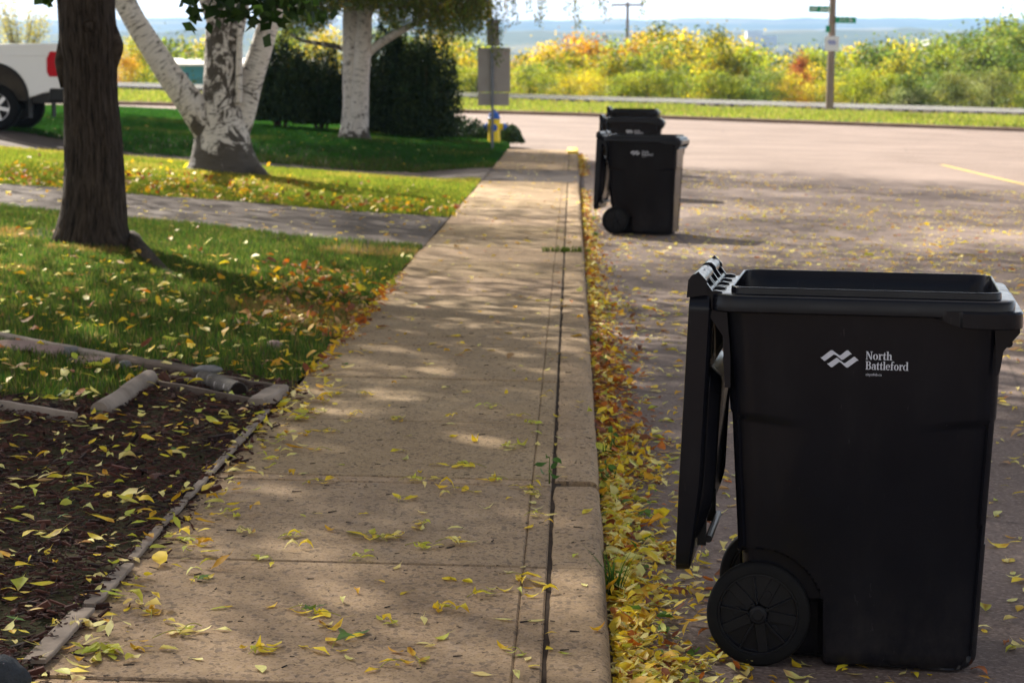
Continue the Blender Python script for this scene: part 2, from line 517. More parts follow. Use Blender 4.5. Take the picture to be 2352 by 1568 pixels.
# land beyond the cross street: verge, rail bed, river valley, far hills
ys = np.concatenate([np.linspace(81.05, 110, 30), np.geomspace(112, 9300, 130)])
tn = np.linspace(-1, 1, 121)
V = []
for y in ys:
    xs = tn * (30 + 0.42 * y)
    z = far_z(xs, np.full_like(xs, y))
    if y > 140:
        amp = np.interp(y, [140, 1000, 2500, 3000, 6000, 6500], [0, 3, 6, 7, 14, 22])
        z = z + amp * (n2(xs + 900, np.full_like(xs, y), 0.0016, 21, 4) - 0.5) * 2
        if y > 900: z = z + (fbm(np.stack([xs / 55, xs * 0 + y / 55, xs * 0], 1), 3, 40) - 0.5) * np.interp(y, [900, 2800], [6, 16])
    V.append(np.stack([xs, np.full_like(xs, y), z], 1))
V = np.concatenate(V); n = len(tn)
j, i = np.meshgrid(np.arange(len(ys) - 1), np.arange(n - 1), indexing='ij'); a = (j * n + i).ravel()
g = Mat('far_land', 0.95, 0.1)
v = g.coords('World')
w1 = g.noise(v, 0.0042, 6, 0.6); w2 = g.noise(g.coords('World', (0.35, 1, 1)), 0.0016, 4, 0.5)
col = g.mix(g.ramp(w1, [(0.42, 0.0), (0.55, 1.0)]), (0.022, 0.038, 0.020), (0.055, 0.068, 0.030))
col = g.mix(g.math('MULTIPLY', g.ramp(w2, [(0.53, 0.0), (0.60, 1.0)]), 0.4), col, (0.30, 0.23, 0.13))
near = g.noise(v, 0.9, 5, 0.6)
sx = g.n('ShaderNodeSeparateXYZ'); g.l(g.n('ShaderNodeNewGeometry').outputs['Position'], sx.inputs[0])
col = g.mix(g.ramp(g.math('DIVIDE', sx.outputs[1], 600.0), [(0.15, 0.0), (0.5, 1.0)]), g.mix(near, (0.07, 0.085, 0.025), (0.16, 0.15, 0.06)), col)
g.base(col)
mb = MB(); mb.add(V, np.stack([a, a + 1, a + n + 1, a + n], 1))
structure(mb.build('far_terrain', g.m, angle=180))
# one wide low sheet that carries the ground out to the horizon on every side
mb = MB()
grid_sheet(mb, np.linspace(-9000, 9000, 7), np.linspace(-9000, 100, 5), lambda x, y: x * 0 - 7.0)
structure(mb.build('ground', m_soil))

# kerb of the cross street
m_farkerb = two_tone('far_kerb_concrete', (0.20, 0.13, 0.09), (0.30, 0.21, 0.15), 2, 0.9, 0.2, 0.3)
mb = MB()
for x0 in np.arange(-40, 44, 3.0):
    P = []
    for x in (x0 + 0.01, x0 + 2.99):
        z = float(road_z(x, 80.9))
        P.append([(x, 80.85, z - 0.1), (x, 80.87, z + 0.11), (x, 80.92, z + 0.14), (x, 81.1, z + 0.14), (x, 81.12, z - 0.1)])
    mb.loft(P, True, True)
structure(mb.build('far_kerb', m_farkerb, smooth=False))

# ------------------------------------------------------------------ grass
m_grass = leaf_mat('grass_blades', 0.45, 1.5, 0.9)
def blades(mb, x, y, z, h, w, cols, lean=0.5):
    n = len(x)
    a = RNG.uniform(0, 2 * math.pi, n)
    hh = h * RNG.uniform(0.55, 1.25, n); ww = w * RNG.uniform(0.7, 1.3, n)
    la = RNG.uniform(0, 2 * math.pi, n); ll = hh * lean * RNG.uniform(0.1, 1.0, n)
    dx, dy = np.cos(a) * ww / 2, np.sin(a) * ww / 2
    p0 = np.stack([x - dx, y - dy, z - 0.005], 1); p1 = np.stack([x + dx, y + dy, z - 0.005], 1)
    m0 = np.stack([x - dx * .7 + np.cos(la) * ll * .3, y - dy * .7 + np.sin(la) * ll * .3, z + hh * .6], 1)
    m1 = np.stack([x + dx * .7 + np.cos(la) * ll * .3, y + dy * .7 + np.sin(la) * ll * .3, z + hh * .6], 1)
    t = np.stack([x + np.cos(la) * ll, y + np.sin(la) * ll, z + hh], 1)
    V = np.stack([p0, p1, m1, m0, t], 1).reshape(-1, 3)
    k = np.arange(n) * 5
    c = np.repeat(cols, 5, 0)
    n0 = mb.n
    mb.add(V, np.stack([k, k + 1, k + 2, k + 3], 1), c)
    mb.F.append(np.stack([k + 3, k + 2, k + 4], 1) + n0); mb.M.append(np.zeros(n, np.int32))
def pal(n, cols, w=None, jit=0.2):
    cols = np.array(cols, float)
    k = RNG.choice(len(cols), n, p=None if w is None else np.array(w) / np.sum(w))
    return np.clip(cols[k] * RNG.uniform(1 - jit, 1 + jit, (n, 1)) * RNG.uniform(0.93, 1.07, (n, 3)), 0, 1)
def scatter(n, x0, x1, y0, y1, mask=None, dens=None):
    x = RNG.uniform(x0, x1, n); y = RNG.uniform(y0, y1, n)
    k = np.ones(n, bool)
    if mask is not None: k &= mask(x, y)
    # keep to the strip the photograph can see, with a margin
    k &= np.abs(x + 0.0277 * y) < 0.26 * y + 1.0
    if dens is not None: k &= RNG.uniform(0, 1, n) < dens(x, y)
    return x[k], y[k]
GREEN, LIME, STRAW, DEEP = (0.052, 0.092, 0.015), (0.115, 0.150, 0.020), (0.22, 0.17, 0.06), (0.018, 0.070, 0.010)

mb = MB()
edge_w = lambda x, y: x < WX0 - 0.005 + 0.05 * (n2(x, y, 2.2, 3) - 0.5)
x, y = scatter(230000, -6.8, -1.3, 9.8, 21.6, lambda x, y: edge_w(x, y) & ~in_mulch(x, y) & (y < drive_near(x) + 0.10 + 0.08 * np.sin(x * 3)), lambda x, y: 0.35 + 0.65 * (n2(x, y, 1.1, 8) > 0.36))
dry = n2(x, y, 0.75, 15) + np.clip(1.0 - np.abs(y - 14.0) / 3.0, 0, 1) * np.clip((x + 2.9) / 1.5, 0, 1) * 0.25
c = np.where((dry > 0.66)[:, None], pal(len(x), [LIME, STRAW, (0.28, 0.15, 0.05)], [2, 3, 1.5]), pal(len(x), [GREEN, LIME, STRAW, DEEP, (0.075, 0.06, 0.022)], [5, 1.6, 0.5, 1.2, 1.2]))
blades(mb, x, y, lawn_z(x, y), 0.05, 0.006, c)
tag(mb.build('grass', m_grass, smooth=False, color=True), 'shaded green lawn between the mulch bed and the near driveway', 'grass', kind='stuff')
mb = MB()
x, y = scatter(150000, -12, -1.2, 23.9, 33.2, lambda x, y: edge_w(x, y) & (y > 24.1 + 0.1 * np.sin(x * 3)) & (y < 33.0))
dry = n2(x, y, 0.5, 25)
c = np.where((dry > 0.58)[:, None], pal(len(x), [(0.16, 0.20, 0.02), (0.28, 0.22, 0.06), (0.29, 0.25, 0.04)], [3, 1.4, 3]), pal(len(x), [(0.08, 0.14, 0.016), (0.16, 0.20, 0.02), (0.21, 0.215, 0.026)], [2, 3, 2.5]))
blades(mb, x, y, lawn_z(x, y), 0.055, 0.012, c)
tag(mb.build('grass', m_grass, smooth=False, color=True), 'sunlit yellow green lawn under the forked birch between the two driveways', 'grass', kind='stuff')
mb = MB()
x, y = scatter(190000, -18, -1.2, 37.2, 62, lambda x, y: (x < WX0 - 0.01) & (y < corner_far(x) - 0.1) & (y > 37.35))
v = n2(x, y, 0.45, 91)
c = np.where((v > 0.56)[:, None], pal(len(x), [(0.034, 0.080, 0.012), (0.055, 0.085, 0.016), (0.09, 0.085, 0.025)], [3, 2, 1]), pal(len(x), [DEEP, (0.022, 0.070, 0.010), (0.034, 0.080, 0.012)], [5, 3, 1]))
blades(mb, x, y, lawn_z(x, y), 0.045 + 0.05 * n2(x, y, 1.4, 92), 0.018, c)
tag(mb.build('grass', m_grass, smooth=False, color=True), 'dark green corner lawn in front of the evergreen shrubs', 'grass', kind='stuff')
mb = MB()
x, y = scatter(90000, -26, 26, 81.2, 93, None, lambda x, y: 0.4 + 0.6 * (n2(x, y, 0.35, 31) > 0.45))
h = np.interp(y, [81, 84, 87, 90, 93], [0.10, 0.16, 0.28, 0.17, 0.06]) * (0.4 + 1.3 * n2(x, y, 0.5, 33))
blades(mb, x, y, far_z(x, y), 1.0 * h, 0.035, pal(len(x), [(0.18, 0.23, 0.025), (0.24, 0.25, 0.04), (0.27, 0.22, 0.08), (0.10, 0.15, 0.03)], [4, 3, 1.2, 1.5]), 0.6)
tag(mb.build('verge_grass', m_grass, smooth=False, color=True), 'sunlit rough grass verge between the cross street and the railway', 'grass', kind='stuff')
mb = MB()
x, y = scatter(60000, -34, 34, 97.5, 112)
blades(mb, x, y, far_z(x, y), np.interp(y, [97, 100, 112], [0.12, 0.3, 0.5]) * (0.4 + 1.2 * n2(x, y, 0.3, 35)), 0.05, pal(len(x), [(0.16, 0.19, 0.03), (0.22, 0.20, 0.06), (0.10, 0.13, 0.03), (0.20, 0.13, 0.07)], [3, 3, 2, 1]), 0.6)
tag(mb.build('wild_grass', m_grass, smooth=False, color=True), 'tall wild grass along the far side of the railway track', 'grass', kind='stuff')

# ------------------------------------------------------------------ mulch
mb = MB()
n = 36000
x = RNG.uniform(-3.4, -1.36, n); y = RNG.uniform(4.6, 11.4, n)
k = in_mulch(x, y) & (np.abs(x + 0.0277 * y) < 0.26 * y + .5); x, y = x[k], y[k]
xs_, ys_ = RNG.normal(-1.33, 0.035, 420), RNG.uniform(5, 10.5, 420)       # chips spilled over the edging onto the walk
x = np.concatenate([x, xs_]); y = np.concatenate([y, ys_]); n = len(x)
L_ = RNG.lognormal(math.log(0.017), 0.55, n); W_ = L_ * RNG.uniform(0.12, 0.4, n); H_ = W_ * RNG.uniform(0.3, 0.9, n)
a = np.where(RNG.uniform(size=n) < 0.6, RNG.normal(0.2, 0.5, n), RNG.uniform(0, math.pi, n)); tl = RNG.normal(0, 0.28, n)
z = np.where(x > WX0, walk_z(x, y) + 0.004, lawn_z(x, y) + RNG.uniform(0.0, 0.022, n) + 0.012 * n2(x, y, 4, 9))
q = np.array([(-1, -1, -1), (1, -.8, -1), (1, .8, -1), (-1, 1, -1), (-.9, -.7, 1), (.95, -.5, .7), (.95, .6, .8), (-.9, .8, 1)]) / 2
P = q[None] * np.stack([L_, W_, H_], 1)[:, None, :]
ct, st = np.cos(tl)[:, None], np.sin(tl)[:, None]
px, pz = P[..., 0] * ct - P[..., 2] * st, P[..., 0] * st + P[..., 2] * ct
ca, sa = np.cos(a)[:, None], np.sin(a)[:, None]
V = np.stack([px * ca - P[..., 1] * sa + x[:, None], px * sa + P[..., 1] * ca + y[:, None], pz + z[:, None] + 0.006], -1).reshape(-1, 3)
b8 = np.arange(n) * 8
Fq = np.concatenate([np.stack([b8 + i for i in f], 1) for f in ((4, 5, 6, 7), (0, 1, 5, 4), (1, 2, 6, 5), (2, 3, 7, 6), (3, 0, 4, 7))])
cols = np.repeat(pal(n, [(0.046, 0.017, 0.011), (0.078, 0.028, 0.017), (0.018, 0.008, 0.006), (0.12, 0.06, 0.042)], [5, 4, 3, 0.35]), 8, 0)
mb.add(V, Fq, cols)
m_mulch = Mat('mulch_bark', 0.85, 0.25); at = m_mulch.n('ShaderNodeAttribute'); at.attribute_name = 'Col'; m_mulch.base(at.outputs['Color']); m_mulch = m_mulch.m
tag(mb.build('mulch', m_mulch, smooth=False, color=True), 'dark brown shredded bark mulch spread in the bed beside the sidewalk', 'mulch', kind='stuff')

# ================================================================== WHEELED BINS
def black_plastic():
    g = Mat('black_bin_plastic', 0.30, 0.16)
    v = g.coords('Object')
    n1 = g.noise(v, 3.0, 5, 0.6); n2_ = g.noise(g.coords('Object', (1, 1, 0.25)), 11, 6, 0.7)
    dust = g.ramp(n2_, [(0.52, 0.0), (0.8, 1.0)])
    col = g.mix(g.ramp(n1, [(0.35, 0.0), (0.7, 1.0)]), (0.0058, 0.0060, 0.0086), (0.0085, 0.0088, 0.0122))
    col = g.mix(g.math('MULTIPLY', dust, 0.045), col, (0.10, 0.085, 0.07))
    scuff = g.ramp(g.noise(g.coords('Object', (6, 6, 1.2)), 9, 5, 0.75), [(0.70, 0.0), (0.78, 1.0)])
    col = g.mix(g.math('MULTIPLY', scuff, 0.13), col, (0.16, 0.15, 0.15))
    sz = g.n('ShaderNodeSeparateXYZ'); g.l(v, sz.inputs[0])
    low = g.math('MULTIPLY', g.ramp(sz.outputs[2], [(0.0, 1.0), (0.30, 0.0)]), g.ramp(g.noise(g.coords('Object', (1, 1, .6)), 14, 6, 0.7), [(0.35, 0.0), (0.75, 1.0)]))
    col = g.mix(g.math('MULTIPLY', low, 0.20), col, (0.12, 0.10, 0.085))
    scr = g.noise(g.coords('Object', (22, 22, 2.0), (0, R_(18), 0)), 6, 4, 0.6)
    col = g.mix(g.math('MULTIPLY', g.ramp(scr, [(0.71, 0.0), (0.74, 1.0)]), 0.16), col, (0.2, 0.19, 0.19))
    g.base(col)
    g.rough(g.ramp(n2_, [(0.3, 0.15), (0.75, 0.30)]))
    g.bump(g.noise(v, 260, 2, 0.5), 0.05, 0.0004)
    return g.m
m_plastic = black_plastic()
m_rubber = two_tone('bin_tyre_rubber', (0.0045, 0.0045, 0.005), (0.009, 0.0085, 0.008), 14, 0.7, 0.15, 0.3, 120, 0.001)
m_wheel = two_tone('bin_wheel_plastic', (0.0045, 0.0045, 0.006), (0.008, 0.008, 0.010), 10, 0.4, 0.2, 0.1, 200, 0.001)
m_print = two_tone('print_pale_grey', (0.50, 0.52, 0.58), (0.58, 0.60, 0.66), 60, 0.6, 0.3, 0)
m_label = two_tone('label_paper', (0.36, 0.27, 0.18), (0.46, 0.36, 0.25), 30, 0.7, 0.3, 0)
m_black = two_tone('print_black', (0.01, 0.01, 0.01), (0.02, 0.02, 0.02), 30, 0.7, 0.3, 0)
m_steel = two_tone('galvanised_steel', (0.22, 0.23, 0.25), (0.32, 0.33, 0.35), 12, 0.45, 0.5, 0.1, metal=0.7)

def rrect(x0, x1, hy, r, n=10, side=26):
    P = []
    for cx, cy, a0 in ((x1 - r, -hy + r, -90), (x1 - r, hy - r, 0), (x0 + r, hy - r, 90), (x0 + r, -hy + r, 180)):
        for a in np.linspace(a0, a0 + 90, n):
            P.append((cx + r * math.cos(R_(a)), cy + r * math.sin(R_(a))))
    P = np.array(P)
    # even spacing so that dents and recesses have points to move
    Q = np.concatenate([P, P[:1]]); d = np.concatenate([[0], np.cumsum(np.linalg.norm(np.diff(Q, axis=0), axis=1))])
    t = np.linspace(0, d[-1], 260, endpoint=False)
    return np.stack([np.interp(t, d, Q[:, 0]), np.interp(t, d, Q[:, 1])], 1)
def wall_half(z): return 0.252 + 0.052 * z / 1.02
def bin_ring(z, ins=0.0):
    x0 = np.interp(z, [0, 0.345, 0.71, 1.02], [-0.322, -0.330, -0.352, -0.382])
    x1 = np.interp(z, [0, 0.71, 1.02], [0.374, 0.402, 0.412])
    return rrect(x0 + ins, x1 - ins, wall_half(z) - ins, max(0.075 - ins * 0.5, 0.03))
WC = (-0.257, 0.150)                                     # wheel centre, 0.30 m wheel
def smooth01(t): t = np.clip(t, 0, 1); return t * t * (3 - 2 * t)

def bin_body():
    rings = []
    zs = np.concatenate([[0.006, 0.012, 0.022, 0.036], np.linspace(0.05, 0.42, 62), np.linspace(0.43, 0.66, 12), np.linspace(0.672, 0.74, 18), np.linspace(0.76, 1.012, 10)])
    for z in zs:
        edge = 0.045 * (1 - np.sqrt(np.clip(1 - (1 - np.clip(z / 0.055, 0, 1)) ** 2, 0, 1)))
        ring = bin_ring(z, edge)
        x, y = ring[:, 0].copy(), ring[:, 1].copy()
        # ledge below the rim panel, deepest at the corners
        led = 0.013 * smooth01((0.712 - z + 0.02 * smooth01((np.abs(x - 0.02) - 0.1) / 0.25)) / 0.03) * smooth01((np.abs(x - 0.02) - 0.14) / 0.18)
        # wheel housing pressed into both sides
        d = np.hypot(x - WC[0], z - WC[1])
        xb = WC[0] + 0.205 - 0.06 * smooth01((z - 0.02) / 0.3) * 0 
        inside = smooth01((0.188 - d) / 0.018) if z >= WC[1] else smooth01((0.186 + 0.06 * (WC[1] - z) - (x - WC[0])) / 0.018)
        side = (np.abs(y) > wall_half(z) - edge - 0.078)
        dent = np.where(side, 0.082 * inside, 0.0)
        y = np.sign(y) * (np.abs(y) - np.minimum(dent, np.maximum(np.abs(y) - 0.14, 0)) - led * (np.abs(y) > wall_half(z) - 0.02))
        x = x - np.sign(x) * led * 0.8 * (np.abs(y) < wall_half(z) - 0.05)
        rings.append(np.stack([x, y, np.full(len(x), z)], 1))
    def fl(z, off):
        r = rrect(-0.384 - off, 0.412 + off, wall_half(1.02) + off, 0.06 + off * 0.6)
        return np.stack([r[:, 0], r[:, 1], np.full(len(r), z)], 1)
    def lip(z, off):
        r = rrect(-0.357 - off, 0.404 + off, wall_half(1.02) + 0.004 + off, 0.055)
        return np.stack([r[:, 0], r[:, 1], np.full(len(r), z)], 1)
    rings += [fl(1.014, 0.003), fl(1.014, 0.026), fl(1.018, 0.030), fl(1.054, 0.030), fl(1.060, 0.028), fl(1.0625, 0.023), fl(1.0630, 0.021), lip(1.0645, 0.006), lip(1.0655, 0.0),
              lip(1.081, -0.001), lip(1.084, -0.003), lip(1.084, -0.006), lip(1.081, -0.008)]
    for z in (1.05, 1.0, 0.8, 0.5, 0.2):
        r = bin_ring(min(z, 1.02), 0.014 + 0.004); rings.append(np.stack([r[:, 0], r[:, 1], np.full(len(r), z)], 1))
    r = bin_ring(0.1, 0.05); rings.append(np.stack([r[:, 0], r[:, 1], np.full(len(r), 0.18)], 1))
    mb = MB(); mb.loft(rings, True, True)
    # lower tier of the rim at the front
    def tier(z, off):
        r = rrect(0.20, 0.412 + off, wall_half(1.02) + off * 0.8, 0.055 + off * 0.5); return np.stack([r[:, 0], r[:, 1], np.full(len(r), z)], 1)
    n_ = 260
    rg = [tier(0.990, 0.030), tier(0.987, 0.050), tier(0.990, 0.052), tier(1.028, 0.052), tier(1.034, 0.048), tier(1.036, 0.026)]
    ins = []
    for k, rr in enumerate(rg):
        rr = rr.copy(); m = rr[:, 0] < 0.29                       # the tier runs out along both sides
        f = smooth01((rr[:, 0] - 0.20) / 0.12)
        sg = np.sign(rr[:, 1])
        rr[:, 1] = np.where(m, sg * np.minimum(np.abs(rr[:, 1]), wall_half(1.02) + 0.028 + 0.01 * f), rr[:, 1])
        rr[:, 2] = np.where(rr[:, 2] < 1.02, rr[:, 2] + (1 - f) * 0.026, rr[:, 2])
        ins.append(rr)
    mb.loft(ins, False, False)
    # gussets under the rim: lifting pocket at the front, handle brackets at the back
    for s in (-1, 1):
        y0 = s * 0.285
        mb.prism([(0.385, 0.99), (0.455, 0.99), (0.455, 0.975), (0.412, 0.925), (0.404, 0.87), (0.396, 0.855)], y0 - 0.006, y0 + 0.006)
        mb.prism([(-0.365, 1.015), (-0.408, 1.015), (-0.412, 0.995), (-0.376, 0.945), (-0.372, 0.885), (-0.352, 0.885)], y0 - 0.007, y0 + 0.007)
        mb.prism([(-0.352, 0.885), (-0.374, 0.885), (-0.370, 0.850), (-0.366, 0.80), (-0.350, 0.80)], y0 - 0.012, y0 + 0.010)
        for xr in (-0.275, 0.300, 0.318):                       # shallow moulded ribs
            mb.box((xr, s * (wall_half(0.93) - 0.001), 0.93), (0.006, 0.008, 0.15), rot=Matrix.Rotation(R_(s * -2.9), 3, 'X'))
    mb.tube((0.425, -0.28, 0.945), (0.425, 0.28, 0.945), 0.012, n=12)
    return mb

def bin_handle(far):
    mb = MB()
    bx, bz = -0.452, 1.093
    if not far: mb.tube((bx, -0.287, bz), (bx, -0.135, bz), 0.024, n=18)
    if not far: mb.tube((bx, -0.136, bz), (bx, 0.015, bz), 0.0235, n=18)
    else: mb.tube((bx, 0.115, bz), (bx, 0.285, bz), 0.024, n=18)
    for y0, th in ((-0.280, 0.016), (-0.150, 0.014), (-0.115, 0.014), (0.005, 0.016), (0.125, 0.016), (0.275, 0.016)):
        if (y0 > 0.1) != far: continue
        mb.prism([(bx + 0.008, bz + 0.024), (bx - 0.016, bz + 0.010), (bx - 0.01, bz - 0.022), (-0.400, 1.010), (-0.386, 1.010), (-0.380, 1.068), (-0.398, 1.071), (-0.408, 1.069)], y0 - th / 2, y0 + th / 2)
    return mb

def bin_lid():
    # hangs open behind the body: skirt towards the back, domed top towards the body
    mb = MB()
    def ring(xo, ins, z0=0.265, z1=1.078, lean=True, hy=0.305):
        P = rrect(z0 + ins, z1 - ins, hy - ins, 0.06)
        z, y = P[:, 0], P[:, 1]
        x = -0.462 - 0.030 * (1.08 - z) / 0.8 + xo * (0.62 + 0.38 * np.clip((z - 0.265) / 0.25, 0, 1))
        return np.stack([x, y, z], 1)
    mb.loft([ring(0.030, 0.014), ring(-0.008, 0.012), ring(-0.010, 0.008), ring(-0.008, 0.0), ring(0.048, 0.002), ring(0.053, 0.008), ring(0.058, 0.03)], True, True)
    # raised panel moulded on the dome, with a sloping upper shoulder
    def dome(xo, ins):
        P = rrect(0.33 + ins, 0.845 - ins, 0.25 - ins * 0.8, 0.05)
        z, y = P[:, 0], P[:, 1]
        return np.stack([-0.462 - 0.030 * (1.08 - z) / 0.8 + xo * (0.5 + 0.5 * smooth01((z - 0.3) / 0.2)), y, z], 1)
    mb.loft([dome(0.050, 0.0), dome(0.060, 0.001), dome(0.086, 0.030), dome(0.090, 0.045)], False, True)
    for s in (-1, 1):
        mb.prism([(-0.476, 1.10), (-0.448, 1.124), (-0.424, 1.10), (-0.420, 1.06), (-0.480, 1.05)], s * 0.293, s * 0.306)
    return mb
def lid_handle():
    mb = MB()
    for s in (-1, 1): mb.box((-0.432, s * 0.18, 0.375), (0.026, 0.016, 0.10))
    mb.tube((-0.412, -0.19, 0.345), (-0.412, 0.19, 0.345), 0.011, n=10)
    return mb

def wheel_parts(s):
    yc = s * (0.252)
    tyre = MB()
    hw = 0.023
    prof = [(0.120, -hw), (0.140, -hw), (0.146, -hw * 0.9), (0.150, -hw * 0.6), (0.150, hw * 0.6), (0.146, hw * 0.9), (0.140, hw), (0.120, hw), (0.117, hw * 0.85), (0.117, -hw * 0.85)]
    tyre.lathe([(r, yc + h) for r, h in prof] + [(prof[0][0], yc + prof[0][1])], 64, 'y', (WC[0], 0, WC[1]), cap=False)
    rim = MB()
    rim.lathe([(0.1175, yc - hw * 0.75), (0.1175, yc + hw * 0.75), (0.112, yc + hw * 0.78), (0.110, yc + 0.000), (0.03, yc + 0.003), (0.03, yc - 0.003), (0.110, yc - 0.000), (0.112, yc - hw * 0.78), (0.1175, yc - hw * 0.75)], 64, 'y', (WC[0], 0, WC[1]), cap=False)
    for k in range(10):
        a = R_(36 * k + 9)
        rot = Matrix.Rotation(a, 3, 'Y')
        c = Vector((math.cos(-a) * 0.07 if False else 0, 0, 0))
        d = rot @ Vector((0.070, 0, 0))
        wd = 0.006 if k % 2 else 0.030
        dp = 0.034 if k % 2 else 0.020
        rim.box((WC[0] + d.x, yc, WC[1] + d.z), (0.084, dp, wd), rot=rot)
    for k in (1, 4, 8):                                         # three small lightening dishes
        a = R_(36 * k + 30)
        rim.tube((WC[0] + 0.062 * math.cos(a), yc + s * 0.008, WC[1] + 0.062 * math.sin(a)), (WC[0] + 0.062 * math.cos(a), yc + s * 0.011, WC[1] + 0.062 * math.sin(a)), 0.0125, n=16)
    hub = MB()
    hub.lathe([(0.0, yc + s * 0.030), (0.014, yc + s * 0.030), (0.017, yc + s * 0.027), (0.024, yc + s * 0.026), (0.027, yc + s * 0.022), (0.027, yc - s * 0.022)], 24, 'y', (WC[0], 0, WC[1]), cap=False)
    for k in range(4):
        a = R_(90 * k + 30)
        hub.box((WC[0] + 0.029 * math.cos(a), yc + s * 0.012, WC[1] + 0.029 * math.sin(a)), (0.010, 0.016, 0.010), rot=Matrix.Rotation(-a, 3, 'Y'))
    return tyre, rim, hub

# lettering drawn as slab-serif strokes, cap height 0.72 of the em
def ringpoly(cx, cy, rx, ry, ix, iy, a0=0, a1=360, n=20):
    out = []
    A = np.linspace(R_(a0), R_(a1), n)
    for p, q in zip(A[:-1], A[1:]):
        out.append([(cx + rx * math.cos(p), cy + ry * math.sin(p)), (cx + rx * math.cos(q), cy + ry * math.sin(q)),
                    (cx + ix * math.cos(q), cy + iy * math.sin(q)), (cx + ix * math.cos(p), cy + iy * math.sin(p))])
    return out
def rc(x0, y0, x1, y1): return [[(x0, y0), (x1, y0), (x1, y1), (x0, y1)]]
GLY = {
 'N': (0.70, rc(.07, .05, .145, .67) + rc(.515, 0, .59, .67) + [[(.04, .72), (.20, .72), (.59, .06), (.59, 0), (.47, 0)]] + rc(0, 0, .215, .045) + rc(.44, .675, .68, .72) + rc(0, .675, .1, .72)),
 'o': (0.54, ringpoly(.25, .245, .25, .255, .105, .215)),
 'r': (0.42, rc(.06, .045, .20, .46) + rc(0, 0, .28, .045) + rc(0, .46, .20, .50) + [[(.20, .33), (.27, .40), (.40, .36), (.40, .46), (.34, .505), (.27, .49), (.20, .42)]]),
 't': (0.36, rc(.08, .06, .22, .43) + [[(.08, .48), (.22, .48), (.22, .66), (.17, .66)]] + rc(0, .43, .33, .48) + [[(.08, .06), (.13, 0), (.24, -.01), (.34, .05), (.34, .09), (.22, .06)]]),
 'h': (0.60, rc(.06, .045, .20, .70) + rc(0, 0, .26, .045) + rc(0, .70, .20, .75) + rc(.36, .045, .50, .37) + rc(.31, 0, .57, .045) + [[(.20, .36), (.27, .42), (.36, .37), (.50, .37), (.47, .46), (.40, .505), (.31, .50), (.20, .43)]]),
 'B': (0.64, rc(.07, .045, .225, .675) + rc(0, 0, .36, .045) + rc(0, .675, .34, .72) + rc(.225, .36, .34, .405) + ringpoly(.34, .54, .205, .18, .06, .135, -90, 90, 12) + ringpoly(.355, .2025, .235, .2025, .08, .1575, -90, 90, 12)),
 'a': (0.50, rc(.29, .05, .43, .36) + [[(.04, .34), (.17, .34), (.19, .44), (.29, .40), (.29, .36), (.43, .36), (.41, .45), (.33, .50), (.18, .50), (.06, .44)]] + ringpoly(.17, .14, .17, .15, .05, .10, 60, 300, 12) + [[(.24, .265), (.29, .28), (.29, .23), (.22, .22)]] + [[(.255, .02), (.29, .06), (.43, .05), (.50, .06), (.50, .02), (.42, -.01), (.33, .0)]]),
 'l': (0.28, rc(.06, .045, .20, .70) + rc(0, 0, .26, .045) + rc(0, .70, .20, .75)),
 'e': (0.50, ringpoly(.24, .245, .24, .255, .10, .21, 0, 320, 18) + rc(.145, .235, .47, .275)),
 'f': (0.38, rc(.08, .045, .22, .43) + rc(0, 0, .29, .045) + rc(0, .43, .34, .48) + [[(.08, .48), (.22, .48), (.22, .62), (.26, .70), (.34, .64), (.40, .66), (.40, .72), (.33, .76), (.22, .76), (.12, .70)]]),
 'd': (0.58, ringpoly(.25, .245, .25, .255, .115, .215, 55, 305, 16) + rc(.37, 0, .51, .70) + rc(.29, .70, .51, .75) + rc(.51, 0, .57, .045)),
}
def letters(mb, word, x, z, em, depth=0.0006):
    k = 0
    for ch in word:
        w, polys = GLY[ch]
        for p in polys:
            k += 1
            P = [(x + a * em, -depth - k * 2.5e-6, z + b * em) for a, b in p]
            mb.add(P, [tuple(range(len(P)))])
        x += w * em
    return x
LOGO = [[(120, 295), (150, 300), (360, 130), (400, 130), (430, 225), (245, 370), (215, 378)], [(400, 130), (555, 240), (610, 340), (480, 235), (430, 225)],
        [(555, 240), (590, 235), (720, 125), (755, 120), (850, 210), (815, 210), (650, 335), (610, 340)],
        [(275, 430), (310, 435), (490, 300), (520, 305), (555, 395), (405, 515), (370, 515)], [(520, 305), (665, 415), (730, 515), (590, 400), (555, 395)],
        [(665, 415), (700, 410), (890, 265), (915, 265), (1005, 345), (970, 350), (765, 510), (730, 515)]]
def logo_mesh(mb, x, z, s):
    for p in LOGO:
        mb.add([(x + a * s, -0.0006, z - b * s) for a, b in p], [tuple(range(len(p)))[::-1]])

